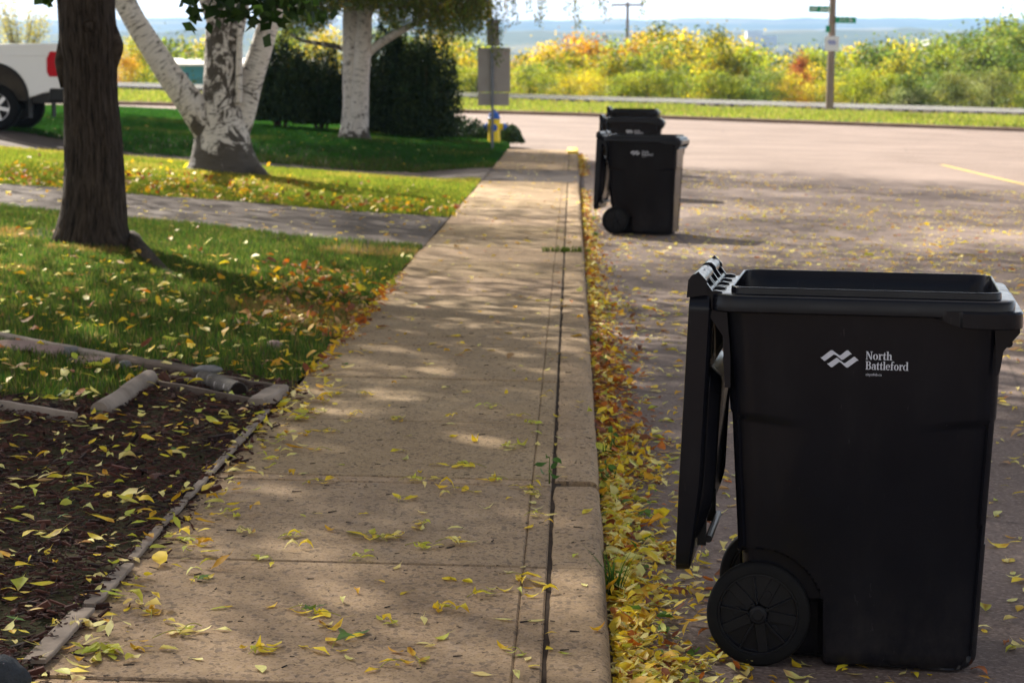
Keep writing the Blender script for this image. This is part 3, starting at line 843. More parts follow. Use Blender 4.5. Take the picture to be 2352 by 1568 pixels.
def text_mesh(name, f, mat):
    t = bpy.data.objects.new('tmp_text', f); C.objects.link(t)
    bpy.context.view_layer.update()
    me = bpy.data.meshes.new_from_object(t.evaluated_get(bpy.context.evaluated_depsgraph_get()))
    bpy.data.objects.remove(t)
    me.materials.clear(); me.materials.append(mat); me.name = name
    o = bpy.data.objects.new(name, me); C.objects.link(o)
    return o
def make_bin():
    root = empty('wheeled_bin', (0, 0, 0), 0, 'x', 'wheelie bin', 'black wheeled bins set out along the kerb')
    bin_body().build('body', m_plastic, root, angle=28)
    lid = bin_lid().build('lid', m_plastic, root, angle=28); lid['label'] = 'lid hanging open behind the body'
    lid_handle().build('lid_handle', m_wheel, lid)
    mb = MB(); mb.box((-0.405, -0.02, 0.93), (0.002, 0.36, 0.13), rot=Matrix.Rotation(R_(-2.2), 3, 'Y'))
    lb = mb.build('barcode_label', m_label, lid, smooth=False)
    mb = MB()
    for k in range(16):
        mb.box((-0.4035, -0.17 + 0.0195 * k, 0.925), (0.0008, 0.004 + 0.006 * ((k * 7) % 3) / 2, 0.075), rot=Matrix.Rotation(R_(-2.2), 3, 'Y'))
    lb2 = mb.build('barcode', m_black, lid, smooth=False)
    for far in (False, True): bin_handle(far).build('handle_bar', m_plastic, root, angle=30)
    for s in (-1, 1):
        ty, ri, hu = wheel_parts(s)
        w = ty.build('wheel', m_rubber, root, angle=40)
        ri.build('rim', m_wheel, w, angle=30, bevel=0.0016); hu.build('hub', m_wheel, w, angle=30)
    mb = MB(); mb.tube((WC[0], -0.23, WC[1]), (WC[0], 0.23, WC[1]), 0.0095, n=12); mb.build('axle', m_steel, root)
    # printed emblem and town name on the side
    zc = 0.875
    tilt = math.atan(0.052 / 1.02)
    Q = 0.0001225; X0, Z0 = -0.112, 0.930
    def place(o):
        o.location = (0, -(wall_half(0.87) + 0.0012), 0); o.rotation_euler = (0, 0, 0)
        return o
    def put(mb, name):
        for V in mb.V:                                         # lean the print with the tapering wall
            V[:, 1] += -(wall_half(V[:, 2]) + 0.0012)
        return mb.build(name, m_print, root, smooth=False)
    mb = MB(); logo_mesh(mb, X0, Z0, Q); put(mb, 'emblem')
    mb = MB()
    em = 188 * Q / 0.72
    w1 = letters(MB(), 'North', 0, 0, 1.0); w2 = letters(MB(), 'Battleford', 0, 0, 1.0)
    letters(mb, 'North', X0 + 1165 * Q, Z0 - 318 * Q, em)
    letters(mb, 'Battleford', X0 + 1165 * Q, Z0 - 545 * Q, em)
    for V in mb.V:
        xs = X0 + 1165 * Q
        first = V[:, 2] > Z0 - 335 * Q
        V[:, 0] = xs + (V[:, 0] - xs) * np.where(first, 610 * Q / (w1 * em), 978 * Q / (w2 * em))
    put(mb, 'lettering')
    f = bpy.data.curves.new('web_lettering', 'FONT'); f.body = 'cityofnb.ca'; f.size = 0.0105; f.align_x = 'LEFT'
    o = text_mesh('web_lettering', f, m_print); o.parent = root
    zt = Z0 - 685 * Q
    o.location = (X0 + 1170 * Q, -(wall_half(zt) + 0.0014), zt); o.rotation_euler = (R_(90) + tilt * 0, 0, 0)
    return root

BIN0 = make_bin()
BINS = [(0.812, 6.29, -8.0, 'large black wheeled bin with a legible town name, closest to the camera'),
        (0.775, 24.1, -11.5, 'second black wheeled bin along the kerb, standing whole behind the closest one'),
        (0.87, 31.8, -4.0, 'third black wheeled bin, its rim and emblem showing above the second bin'),
        (1.10, 39.5, -6.0, 'farthest black wheeled bin, only its dark rim showing above the third bin')]
for i, (x, y, rz, lb) in enumerate(BINS):
    b = BIN0 if i == 0 else copy_tree(BIN0)
    b.location = (x, y, float(road_z(x, y)) + 0.001); b.rotation_euler = (0, R_(0.6), R_(rz)); b['label'] = lb
    b.scale = ((0.972, 1, 1, 1)[i], 1, (0.996, 1.0, 1.05, 1.06)[i])
    b['group'] = 'black wheeled bins set out along the kerb'

# ================================================================== TREES
def catmull(P, n):
    P = np.asarray(P, float); Q = np.vstack([2 * P[0] - P[1], P, 2 * P[-1] - P[-2]])
    out = []
    for i in range(len(P) - 1):
        t = np.linspace(0, 1, n, endpoint=(i == len(P) - 2))[:, None]
        a, b, c, d = Q[i], Q[i + 1], Q[i + 2], Q[i + 3]
        out.append(0.5 * (2 * b + (c - a) * t + (2 * a - 5 * b + 4 * c - d) * t ** 2 + (3 * b - a - 3 * c + d) * t ** 3))
    return np.vstack(out)
def limb(mb, path, radii, sides=28, sub=8, rough=0.0, ridge=0.0, seed=0, flare=None, col=None, squash=None):
    PR = catmull(np.column_stack([np.asarray(path, float), np.asarray(radii, float)]), sub)
    P, r = PR[:, :3], np.maximum(PR[:, 3], 0.002)
    T = np.gradient(P, axis=0); T /= np.linalg.norm(T, axis=1)[:, None]
    along = np.concatenate([[0], np.cumsum(np.linalg.norm(np.diff(P, axis=0), axis=1))])
    u = Vector((1, 0, 0)) if abs(T[0][0]) < 0.9 else Vector((0, 1, 0))
    a = np.linspace(0, 2 * math.pi, sides, endpoint=False)
    rings, tex = [], []
    for k in range(len(P)):
        t = Vector(T[k]); u = (u - t * u.dot(t)).normalized(); v = t.cross(u)
        tx = np.stack([np.cos(a) * radii[0], np.sin(a) * radii[0], np.full(sides, along[k])], 1) + seed * 3.7
        rr = np.full(sides, r[k])
        if ridge:
            nz = fbm(np.stack([np.cos(a) * 5 + seed, np.sin(a) * 5, np.full(sides, along[k] * 1.1)], 1), 3, seed)
            nb = fbm(np.stack([np.cos(a) * 11 + seed, np.sin(a) * 11, np.full(sides, along[k] * 2.6)], 1), 3, seed + 9)
            rr = rr * (1 + ridge * (1 - 2 * np.abs(2 * nb - 1)) + ridge * 0.9 * (nz - 0.5))
        if rough:
            rr = rr * (1 + rough * (fbm(np.stack([np.cos(a) * 1.2 + seed, np.sin(a) * 1.2, np.full(sides, along[k] * 1.6)], 1), 3, seed + 4) - 0.5))
        if flare:
            for ang, wid, amp, top in flare:
                da = np.angle(np.exp(1j * (a - ang)))
                rr = rr + amp * np.exp(-(da / wid) ** 2) * np.exp(-along[k] / top)
        rings.append(np.array(P[k]) + np.outer(np.cos(a) * rr, np.array(u)) + np.outer(np.sin(a) * rr, np.array(v)))
        tex.append(tx)
    mb.loft(rings, True, True, col=col, tex=np.concatenate(tex))

def dark_bark():
    g = Mat('dark_furrowed_bark', 0.92, 0.15)
    v = g.coords('tex', (1, 1, 0.16)); w = g.coords('tex', (1, 1, 0.45))
    f = g.noise(v, 30, 6, 0.65, 0.9); f2 = g.noise(w, 60, 4, 0.6)
    g.base(g.mix(g.ramp(f, [(0.36, 0.0), (0.62, 1.0)]), (0.013, 0.0095, 0.007), g.mix(f2, (0.040, 0.029, 0.021), (0.100, 0.074, 0.053))))
    g.bump(g.math('ADD', f, g.math('MULTIPLY', f2, 0.35)), 0.9, 0.03)
    return g.m
def birch_bark(name, darkness=0.0, low=1.2):
    g = Mat(name, 0.7, 0.25)
    v = g.coords('tex'); lent = g.coords('tex', (1.2, 1.2, 9)); fine = g.coords('tex', (2, 2, 30))
    n1 = g.noise(lent, 4.2, 5, 0.65, 0.5); n3 = g.noise(fine, 2.2, 4, 0.6)
    white = g.mix(g.noise(v, 3.5, 4, 0.6), (0.50, 0.44, 0.39), (0.76, 0.71, 0.66))
    col = g.mix(g.math('MULTIPLY', g.ramp(n3, [(0.55, 0.0), (0.75, 1.0)]), 0.30), white, (0.28, 0.21, 0.17))
    col = g.mix(g.ramp(n1, [(0.575 - 0.015 * darkness, 0.0), (0.625, 0.95)]), col, (0.040, 0.033, 0.030))
    blot = g.noise(g.coords('tex', (1, 1, 1.1)), 2.7, 8, 0.70, 1.6)
    sx = g.n('ShaderNodeSeparateXYZ'); a = g.n('ShaderNodeAttribute'); a.attribute_name = 'Col'; sc = g.n('ShaderNodeSeparateColor')
    g.l(a.outputs['Color'], sc.inputs[0])
    dk = g.math('ADD', blot, g.math('MULTIPLY', sc.outputs[0], 0.29))          # old rough bark, thickest low on the trunk
    col = g.mix(g.ramp(dk, [(0.595 - 0.010 * darkness, 0.0), (0.62, 0.97)]), col, g.mix(n3, (0.020, 0.016, 0.013), (0.11, 0.09, 0.07)))
    g.base(col)
    g.bump(g.math('ADD', g.math('MULTIPLY', dk, -0.8), n1), 0.75, 0.03)
    return g.m
m_darkbark = dark_bark()
m_birch = birch_bark('forked_birch_bark', 1.2)
m_birch2 = birch_bark('slender_birch_bark', 0.0)
m_twig = two_tone('twig_bark', (0.05, 0.035, 0.025), (0.10, 0.075, 0.055), 12, 0.9, 0.1, 0)
m_leafgreen = leaf_mat('tree_leaves', 0.5, 1.6)
m_leafauto = leaf_mat('autumn_leaves', 0.5, 1.25)
m_needle = leaf_mat('evergreen_sprays', 0.12, 1.0, 0.7)

def quads(mb, c, size, cols, droop=0.0, aspect=0.6, up=None):
    """small pointed leaf faces, one per centre"""
    n = len(c)
    d = RNG.normal(size=(n, 3)); d[:, 2] -= droop
    if up is not None: d[:, 2] = np.abs(d[:, 2]) + up
    d /= np.linalg.norm(d, axis=1)[:, None]
    e = np.cross(d, RNG.normal(size=(n, 3))); e /= np.linalg.norm(e, axis=1)[:, None] + 1e-9
    s = (size * RNG.uniform(0.6, 1.3, n))[:, None]
    V = np.stack([c - d * s * .5, c + e * s * aspect * .5 - d * s * .08, c + d * s * .5, c - e * s * aspect * .5 - d * s * .08], 1).reshape(-1, 3)
    k = np.arange(n) * 4
    mb.add(V, np.stack([k, k + 1, k + 2, k + 3], 1), np.repeat(cols, 4, 0))
def clumps(centers, rad, per, flat=0.7):
    n = len(centers)
    off = RNG.normal(size=(n, per, 3)) * np.asarray(rad).reshape(-1, 1, 1) * np.array([1, 1, flat]) * 0.55
    return (centers[:, None, :] + off).reshape(-1, 3)
def ell(n, c, r, shell=0.45):
    d = RNG.normal(size=(n, 3)); d /= np.linalg.norm(d, axis=1)[:, None]
    t = (shell + (1 - shell) * RNG.uniform(size=n) ** 0.7)[:, None]
    return np.array(c) + d * t * np.array(r)
def crown_cloud(name, mat, parent, centers, rad, per, size, cols, w=None, droop=0.2, zmin=None):
    cc = pal(len(centers), cols, w, 0.3)
    P = clumps(centers, rad, per)
    colr = np.repeat(cc, per, 0) * RNG.uniform(0.75, 1.25, (len(P), 1))
    if zmin is not None:
        k = P[:, 2] > zmin(P[:, 0], P[:, 1]); P, colr = P[k], colr[k]
    mb = MB(); quads(mb, P, size, colr, droop)
    return mb.build(name, mat, parent, smooth=False, color=True)
def frame_top(margin):      # an unseen crown's lower edge, cut to stay just above the view
    return lambda x, y: 1.5 + 0.0411 * y + margin

# --- dark-barked tree on the near lawn
D0 = 17.5
b0 = gp(212, 562, lawn_z)
tr = empty('street_tree', b0, 0, 'thick dark furrowed tree trunk on the near lawn', 'tree')
D0 = b0.y
def rel(px, py, D, o): return np.array(pt(px, py, D) - Vector(o))
mb = MB()
spec = [(214, 572, 205), (214, 560, 190), (213, 545, 176), (214, 520, 163), (216, 480, 151), (217, 400, 140), (213, 300, 133), (207, 200, 126), (206, 150, 128), (203, 100, 136), (200, 55, 132), (197, 0, 133), (196, -60, 140), (196, -130, 150)]
sp = FPX / D0
limb(mb, [rel(x, y, D0, b0) for x, y, w in spec], [w * 0.94 / sp / 2 for x, y, w in spec], 110, 22, 0.05, 0.060, 2,
     flare=[(R_(-36), 0.45, 0.15, 0.10), (R_(-48), 0.2, 0.05, 0.2), (R_(200), 0.4, 0.05, 0.12), (R_(-110), 0.35, 0.04, 0.1), (R_(150), .3, .05, .12)])
p = rel(213, 45, D0 - 0.30, b0)                                # healed branch scar
for q, r0 in ((rel(262, 105, D0 - 0.02, b0), 0.075), (rel(140, 140, D0 - 0.05, b0), 0.05)):
    limb(mb, [q + np.array([0, 0, -0.22]), q + np.array([0, 0, -0.08]), q, q + np.array([0, 0, .08]), q + np.array([0, 0, .2])], [0.01, r0 * .8, r0, r0 * .7, 0.01], 20, 5, 0.2, 0.05, 5)
mb.lathe([(0.0, -0.012), (0.030, -0.012), (0.036, 0.002), (0.048, 0.006), (0.055, -0.01)], 20, 'y', tuple(rel(205, 62, D0 - 0.232, b0)), cap=False)
# surface root running over the lawn
rp = [gp(300, 560, lawn_z), gp(330, 590, lawn_z), gp(372, 622, lawn_z), gp(412, 640, lawn_z), gp(440, 650, lawn_z)]
limb(mb, [np.array(q - b0) + np.array([0, 0, h]) for q, h in zip(rp, (0.03, 0.015, -0.005, -0.015, -0.05))], [0.085, 0.07, 0.048, 0.035, 0.02], 20, 6, 0.2, 0.06, 7)
top = rel(196, -130, D0, b0)
for k, (dx, dy, dz) in enumerate(((2.6, 1.0, 3.2), (-2.6, .6, 3.0), (0.4, -2.4, 3.6), (-.6, 2.6, 3.4), (0.2, .2, 5.0))):
    limb(mb, [top - np.array([0, 0, .25]), top + np.array([dx * .3, dy * .3, dz * .4]), top + np.array([dx * .7, dy * .7, dz * .75]), top + np.array([dx, dy, dz])], [0.17, 0.13, 0.08, 0.03], 14, 5, 0.1, 0.04, 10 + k)
mb.build('trunk', m_darkbark, tr, angle=180, tex=True)
cen = ell(540, (0.2, -0.2, 8.6), (7.6, 5.9, 5.8), 0.2)
crown_cloud('crown', m_leafgreen, tr, cen, np.full(540, 1.15), 100, 0.19, [(0.045, 0.075, 0.012), (0.07, 0.10, 0.015), (0.14, 0.14, 0.02)], [4, 3, 1.2], 0.3,
            zmin=lambda x, y: 1.5 + 0.0411 * (y + b0.y) + 0.30 - b0.z + 1.5 * np.clip(x + b0.x + 2.6, 0, 3))
# the low branch whose leaves dip into view
mb = MB()
lc = []
for px, py, D in ((545, 8, 15), (600, 14, 15.2), (655, 10, 15.4), (490, 4, 15), (570, 22, 14.8), (625, 28, 15.1), (690, 5, 15.6), (715, 12, 15.7), (460, 8, 14.9), (520, -8, 15), (600, -12, 15.3), (660, -10, 15.4), (740, -6, 15.8)):
    lc.append(rel(px, py, D, b0))
lc = np.array(lc)
P = clumps(lc, np.full(len(lc), 0.16), 22, 0.8)
quads(mb, P, 0.105, pal(len(P), [(0.018, 0.040, 0.008), (0.028, 0.055, 0.010)], None, 0.3), 0.6, 0.72)  # greens darkened so the colour itself holds the shade on these leaves
P = clumps(np.array([rel(117, 2, 16.5, b0), rel(122, -6, 16.5, b0)]), np.full(2, 0.08), 6)
quads(mb, P, 0.12, pal(len(P), [(0.04, 0.08, 0.012)]), 0.6, 0.72)
mb.build('low_leaves', m_leafgreen, tr, smooth=False, color=True)
mb = MB()
for q0, q1, q2 in (((240, -160), (420, -90), (740, -4)), ((420, -90), (560, -30), (640, 18))):
    limb(mb, [rel(*q0, 16.6, b0), rel(*q1, 15.6, b0), rel(*q2, 15.4, b0)], [0.05, 0.03, 0.008], 10, 8)
mb.build('low_branch', m_twig, tr, tex=True)

# --- forked white birch between the driveways
b1 = gp(512, 397, lawn_z)
D1 = b1.y; s1 = FPX / D1
br = empty('forked_birch', b1, 0, 'wide forked white birch with three stems and blotchy dark bark', 'tree')
def rpx(spec, o, D, mb, sides, sub, rough, seed, dark=None, dd=0.0, **k):
    path = [rel(x, y, D + (dd if not isinstance(dd, (list, tuple)) else dd[i]), o) for i, (x, y, w) in enumerate(spec)]
    limb(mb, path, [w * D / FPX / 2 for x, y, w in spec], sides, sub, rough, 0.015, seed, col=dark, **k)
def limb_dark(mb, spec, o, D, sides, sub, rough, seed, darks, dd=0.0, **k):
    n0 = mb.n; rpx(spec, o, D, mb, sides, sub, rough, seed, None, dd, **k)
    nr = (len(spec) - 1) * sub
    d = catmull(np.column_stack([np.array(darks, float), np.zeros(len(darks))]) if False else np.stack([np.array(darks, float)] * 2, 1), sub)[:, 0]
    c = np.repeat(d, sides); c = np.stack([c, c, c, np.ones_like(c)], 1)
    mb.C[-1] = c
mb = MB()
limb_dark(mb, [(514, 408, 172), (514, 396, 158), (513, 375, 142), (512, 345, 130), (512, 305, 118), (511, 265, 106), (511, 220, 92), (511, 170, 84), (512, 110, 80), (514, 60, 78), (516, 25, 70), (500, -25, 40), (488, -90, 34)],
          b1, D1, 56, 10, 0.10, 3, [1.0, 0.95, 0.85, 0.62, 0.38, 0.22, 0.35, 0.4, 0.42, 0.4, 0.3, 0.1, 0],
          flare=[(R_(-90), 0.5, 0.07, 0.25), (R_(-10), 0.4, 0.20, 0.22), (R_(200), 0.4, 0.16, 0.2), (R_(-50), 0.25, 0.12, 0.2)])
limb_dark(mb, [(500, 340, 70), (478, 296, 74), (452, 256, 70), (420, 214, 62), (388, 170, 58), (358, 124, 54), (330, 82, 52), (305, 40, 50), (285, 0, 50), (265, -50, 46), (235, -130, 40)],
          b1, D1, 44, 9, 0.07, 5, [0.6, 0.45, 0.3, 0.1, 0.0, 0, 0, 0, 0.2, 0, 0], dd=[0.0, -.05, -.1, -.15, -.2, -.2, -.2, -.2, -.2, -.2, -.2])
limb_dark(mb, [(530, 330, 60), (547, 290, 62), (558, 250, 62), (570, 205, 58), (584, 160, 54), (600, 112, 50), (615, 62, 48), (630, 15, 46), (645, -30, 44), (665, -100, 38)],
          b1, D1, 44, 9, 0.07, 6, [0.5, 0.35, 0.2, 0.0, 0, 0, 0, 0, 0, 0], dd=[0.0, .03, .06, .1, .12, .14, .15, .15, .15, .15])
limb_dark(mb, [(528, 100, 50), (538, 60, 50), (552, 20, 40), (562, -30, 36), (570, -110, 30)], b1, D1, 32, 8, 0.08, 8, [0.4, 0.35, 0.2, 0, 0], dd=-0.06)
limb_dark(mb, [(508, 80, 36), (486, 40, 30), (470, 0, 26), (455, -50, 22)], b1, D1, 24, 8, 0.08, 9, [0.4, 0.3, 0.2, 0.1], dd=-0.12)
limb_dark(mb, [(548, 240, 14), (549, 170, 16), (550, 110, 14), (552, 50, 10)], b1, D1, 16, 8, 0.1, 19, [0, 0, 0, 0], dd=-0.2)
limb_dark(mb, [(585, 392, 40), (604, 402, 24), (622, 408, 8)], b1, D1 - 0.4, 16, 6, 0.2, 17, [1, 1, 1])
mb.build('trunk', m_birch, br, angle=180, tex=True, color=True)
cen = np.concatenate([ell(380, (-1.2, 1.2, 9.0), (6.8, 4.9, 5.6), 0.3)])
crown_cloud('crown', m_leafgreen, br, cen, np.full(len(cen), 1.1), 95, 0.14, [(0.075, 0.115, 0.018), (0.13, 0.15, 0.02), (0.30, 0.26, 0.03)], [3, 3, 1], 0.6,
            zmin=lambda x, y: 1.5 + 0.0411 * (y + b1.y) + 0.25 - b1.z + 1.6 * np.clip(x + b1.x + 3.0, 0, 3.5))

# --- slender birch beyond, with hanging twigs
b2 = gp(812, 321, lawn_z)
D2 = b2.y
b3 = empty('weeping_birch', b2, 0, 'slender clean white birch with drooping twigs beside the dark shrubs', 'tree')
mb = MB()
limb_dark(mb, [(806, 326, 76), (806, 314, 62), (806, 295, 48), (808, 250, 42), (808, 190, 42), (808, 140, 42), (807, 95, 40), (806, 50, 38), (806, 0, 36), (806, -80, 32), (810, -250, 22), (815, -420, 10)],
          b2, D2, 40, 9, 0.06, 23, [0.75, 0.6, 0.2, 0.05, 0, 0, 0, 0, 0, 0, 0, 0])
limb_dark(mb, [(822, 326, 66), (822, 310, 56), (824, 290, 46), (826, 240, 42), (828, 180, 40), (832, 120, 40), (836, 70, 36), (838, 20, 34), (842, -60, 30), (860, -220, 20)],
          b2, D2, 40, 9, 0.06, 25, [0.8, 0.65, 0.25, 0.05, 0, 0, 0, 0, 0, 0], dd=-0.10)
limb_dark(mb, [(842, 130, 16), (862, 108, 18), (900, 84, 16), (950, 55, 14), (990, 30, 12), (1060, -20, 10), (1150, -90, 6)], b2, D2, 16, 8, 0.08, 27, [0.2, 0.1, 0, 0, 0, 0, 0], dd=[0, -.1, -.2, -.3, -.4, -.5, -.6])
limb_dark(mb, [(800, 120, 10), (775, 108, 12), (730, 100, 10), (690, 92, 8), (660, 70, 6), (620, 10, 5)], b2, D2, 12, 8, 0.08, 28, [0.3, 0.3, 0.3, 0.3, 0.3, 0.3], dd=0.1)
limb_dark(mb, [(806, -60, 20), (760, -110, 16), (700, -160, 10), (640, -200, 6)], b2, D2, 12, 8, 0.08, 29, [0.2] * 4)
limb_dark(mb, [(838, -40, 20), (960, -130, 16), (1090, -170, 12), (1260, -180, 8), (1420, -150, 5)], b2, D2, 12, 8, 0.08, 30, [0.2] * 5, dd=[0, -.3, -.6, -.8, -1])
mb.build('trunk', m_birch2, b3, angle=180, tex=True, color=True)
cen = ell(340, (0.3, -.3, 10.5), (6.2, 6.0, 7.2), 0.3)
crown_cloud('crown', m_leafgreen, b3, cen, np.full(len(cen), 1.15), 95, 0.14, [(0.055, 0.085, 0.016), (0.09, 0.12, 0.02), (0.22, 0.20, 0.03)], [4, 3, 0.8], 0.8,
            zmin=lambda x, y: 1.5 + 0.0411 * (y + b2.y) + 0.35 - b2.z + 1.6 * np.clip(x + b2.x + 2.2, 0, 3.5))
mb = MB(); tw = MB()
strands = []
for i in range(1500):
    px = RNG.uniform(640, 1130)
    low = np.interp(px, [560, 640, 700, 740, 790, 860, 900, 960, 1010, 1050, 1090, 1130], [40, 85, 95, 75, 25, 34, 70, 80, 100, 100, 85, 75])
    strands.append((px, low * RNG.uniform(0.1, 1.0) ** 0.8, D2 + RNG.uniform(-2.2, 2.2)))
for px, low in ((1132, 130), (1140, 160), (1148, 140), (1155, 95), (1168, 70), (1185, 60), (1210, 30), (1236, 60), (1243, 62), (1248, 40), (1310, 35), (1326, 75), (1331, 60), (1362, 12), (1388, 40), (1392, 55), (1476, 35), (1180, 45), (1105, 85), (1122, 110)):
    for k in range(3): strands.append((px + RNG.normal(0, 2.0), low * RNG.uniform(0.85, 1.0), D2 - 1.5 + RNG.uniform(-.4, .4)))
for px, low, D in strands:
    p1 = rel(px, low, D, b2); p0 = rel(px - 8 + RNG.normal(0, 6), -70, D, b2)
    L = np.linalg.norm(p1 - p0); n = int(L * 30)
    t = np.linspace(0, 1, n)[:, None]
    sway = 0.05 * np.sin(t * 5 + px) * np.array([1, .5, 0])
    P = p0 + (p1 - p0) * t + sway + RNG.normal(0, 0.035, (n, 3))
    cc = pal(1, [(0.065, 0.10, 0.016), (0.11, 0.14, 0.02), (0.21, 0.19, 0.025), (0.36, 0.26, 0.03)], [4, 3, 1.2, .3])
    quads(mb, P, 0.058, np.repeat(cc, n, 0) * RNG.uniform(.7, 1.3, (n, 1)), 1.2, 0.62)
    tw.tube(p0, p1, 0.004, 0.0015, 4, False)
mb.build('hanging_twigs', m_leafgreen, b3, smooth=False, color=True)
tw.build('twig_stems', m_twig, b3)

# --- a tree added to shade the corner lawn, its stem hidden by the dark trunk
tx, ty = -12.4, 55.0
tz = float(lawn_z(tx, ty))
t4 = empty('added_shade_tree', (tx, ty, tz), 0, 'added tree hidden behind the dark trunk, its high crown shading the corner lawn', 'tree')
mb = MB()
limb(mb, [(0, 0, -.1), (0.02, 0, 1.2), (-.05, 0, 3.2), (0, 0, 6.5)], [0.24, 0.19, 0.17, 0.08], 18, 6, 0.1, 0.03, 31)
for dx, dy in ((2, .5), (-2, 1), (.5, -2), (0, 2)):
    limb(mb, [(0, 0, 3.6), (dx * .5, dy * .5, 5), (dx, dy, 6.6)], [0.1, 0.07, 0.03], 10, 5, 0.1, 0.03, 33)
mb.build('trunk', m_darkbark, t4, angle=180, tex=True)
cen = ell(380, (0.5, -3, 8.8), (7.0, 8.0, 4.8), 0.3)
crown_cloud('crown', m_leafgreen, t4, cen, np.full(380, 1.1), 80, 0.2, [(0.04, 0.07, 0.012), (0.07, 0.10, 0.015)], None, 0.3, zmin=lambda x, y: x * 0 + 3.55)

# ------------------------------------------------------------------ evergreen shrubs
def shrub(px, py, D, w, h, label, name='evergreen_shrub', ntop=9, depth=None, cols=((0.016, 0.036, 0.015), (0.026, 0.052, 0.018), (0.046, 0.072, 0.022)), gap=0.12, n=150, size=0.085):
    o = pt(px, py, D); o.z = float(lawn_z(o.x, o.y))
    r = empty(name, o, 0, label, 'shrub', 'evergreen shrubs along the corner')
    depth = depth or w * 0.8
    mb = MB()
    for k in range(7):
        a = RNG.uniform(0, 6.28)
        e = (w * .35 * math.cos(a), depth * .35 * math.sin(a), h * RNG.uniform(.45, .75))
        limb(mb, [(e[0] * .15, e[1] * .15, -.03), (e[0] * .5, e[1] * .5, e[2] * .5), e], [0.035, 0.022, 0.008], 8, 4, 0.1, 0.02, k)
    mb.build('stem', m_twig, r, tex=True)
    # upright pointed plumes
    cx = RNG.uniform(-1, 1, n); cy = RNG.uniform(-1, 1, n); k = cx ** 2 + cy ** 2 < 1; cx, cy = cx[k] * w / 2, cy[k] * depth / 2
    lobe = n2(cx + px, cy + py, 2.6, int(px))
    top = h * (1 - 0.50 * ((cx / w * 2) ** 2 + (cy / depth * 2) ** 2)) * (0.62 + 0.62 * lobe) * RNG.uniform(0.80, 1.10, len(cx))
    cx, cy = cx * (0.85 + 0.45 * lobe), cy * (0.85 + 0.45 * lobe)
    mb = MB()
    for x, y, t in zip(cx, cy, top):
        m = int(60 * t + 20)
        zz = RNG.uniform(gap * h, t, m); tp = np.clip((t - zz) / (0.45 * h), 0.06, 1)
        P = np.stack([x * (0.72 + 0.28 * zz / t) + RNG.normal(0, 0.14, m) * tp ** .6, y * (0.72 + 0.28 * zz / t) + RNG.normal(0, 0.14, m) * tp ** .6, zz], 1)
        quads(mb, P, size, np.repeat(pal(1, cols, None, .25), m, 0) * RNG.uniform(.7, 1.3, (m, 1)), 0, 0.42, up=0.35)
    mb.build('foliage', m_needle, r, smooth=False, color=True)
    return r
shrub(645, 292, 50.5, 1.75, 2.25, 'dark evergreen shrub just to the right of the forked birch', gap=0.08, n=230)
shrub(738, 292, 50.5, 1.6, 2.05, 'dark evergreen shrub filling the gap between the two birches', gap=0.08, n=230)
shrub(895, 296, 49.5, 1.8, 2.75, 'tall dark evergreen shrub close behind the slender birch', gap=0.04, n=260)
shrub(978, 296, 49.0, 1.65, 2.35, 'rounded dark evergreen shrub at the right end of the row', gap=0.03, n=260)
def ground_cover(px, py, D, w, d, h, label):
    o = pt(px, py, D); o.z = float(lawn_z(o.x, o.y))
    r = empty('creeping_juniper', o, 0, label, 'shrub', 'low spreading junipers')
    n = 3600
    x, y = RNG.uniform(-1, 1, n), RNG.uniform(-1, 1, n); rr = x * x + y * y; k = rr < 1
    x, y, rr = x[k], y[k], rr[k]
    z = h * (1 - rr ** 1.5) * RNG.uniform(0.3, 1.05, len(x)) * (0.6 + 0.8 * n2(x, y, 3, 44))
    mb = MB()
    quads(mb, np.stack([x * w / 2, y * d / 2, z + 0.02], 1), 0.11, pal(len(x), [(0.03, 0.065, 0.02), (0.05, 0.09, 0.028), (0.02, 0.045, 0.018)], None, .3), 0, 0.4, up=0.35)
    mb.build('foliage', m_needle, r, smooth=False, color=True)
    mb = MB()
    for k in range(9):
        a = 0.7 * k; limb(mb, [(0, 0, 0.02), (w * .2 * math.cos(a), d * .2 * math.sin(a), h * .4), (w * .42 * math.cos(a), d * .42 * math.sin(a), h * .3)], [.02, .014, .004], 6, 4)
    mb.build('stem', m_twig, r, tex=True)
# ================================================================== STREET FURNITURE
m_alu = two_tone('sign_back_aluminium', (0.30, 0.275, 0.25), (0.36, 0.335, 0.31), 3, 0.6, 0.3, 0.05)
m_redbolt = two_tone('red_bolt_head', (0.30, 0.05, 0.03), (0.4, 0.08, 0.05), 20, 0.6, 0.3, 0)
m_post = two_tone('sign_post_steel', (0.13, 0.15, 0.18), (0.19, 0.21, 0.24), 10, 0.5, 0.4, 0.1, metal=0.4)
m_hyel = two_tone('hydrant_yellow_paint', (0.80, 0.60, 0.01), (0.88, 0.68, 0.02), 8, 0.5, 0.4, 0.1)
m_hblu = two_tone('hydrant_blue_paint', (0.008, 0.09, 0.42), (0.015, 0.13, 0.52), 8, 0.45, 0.4, 0.1)
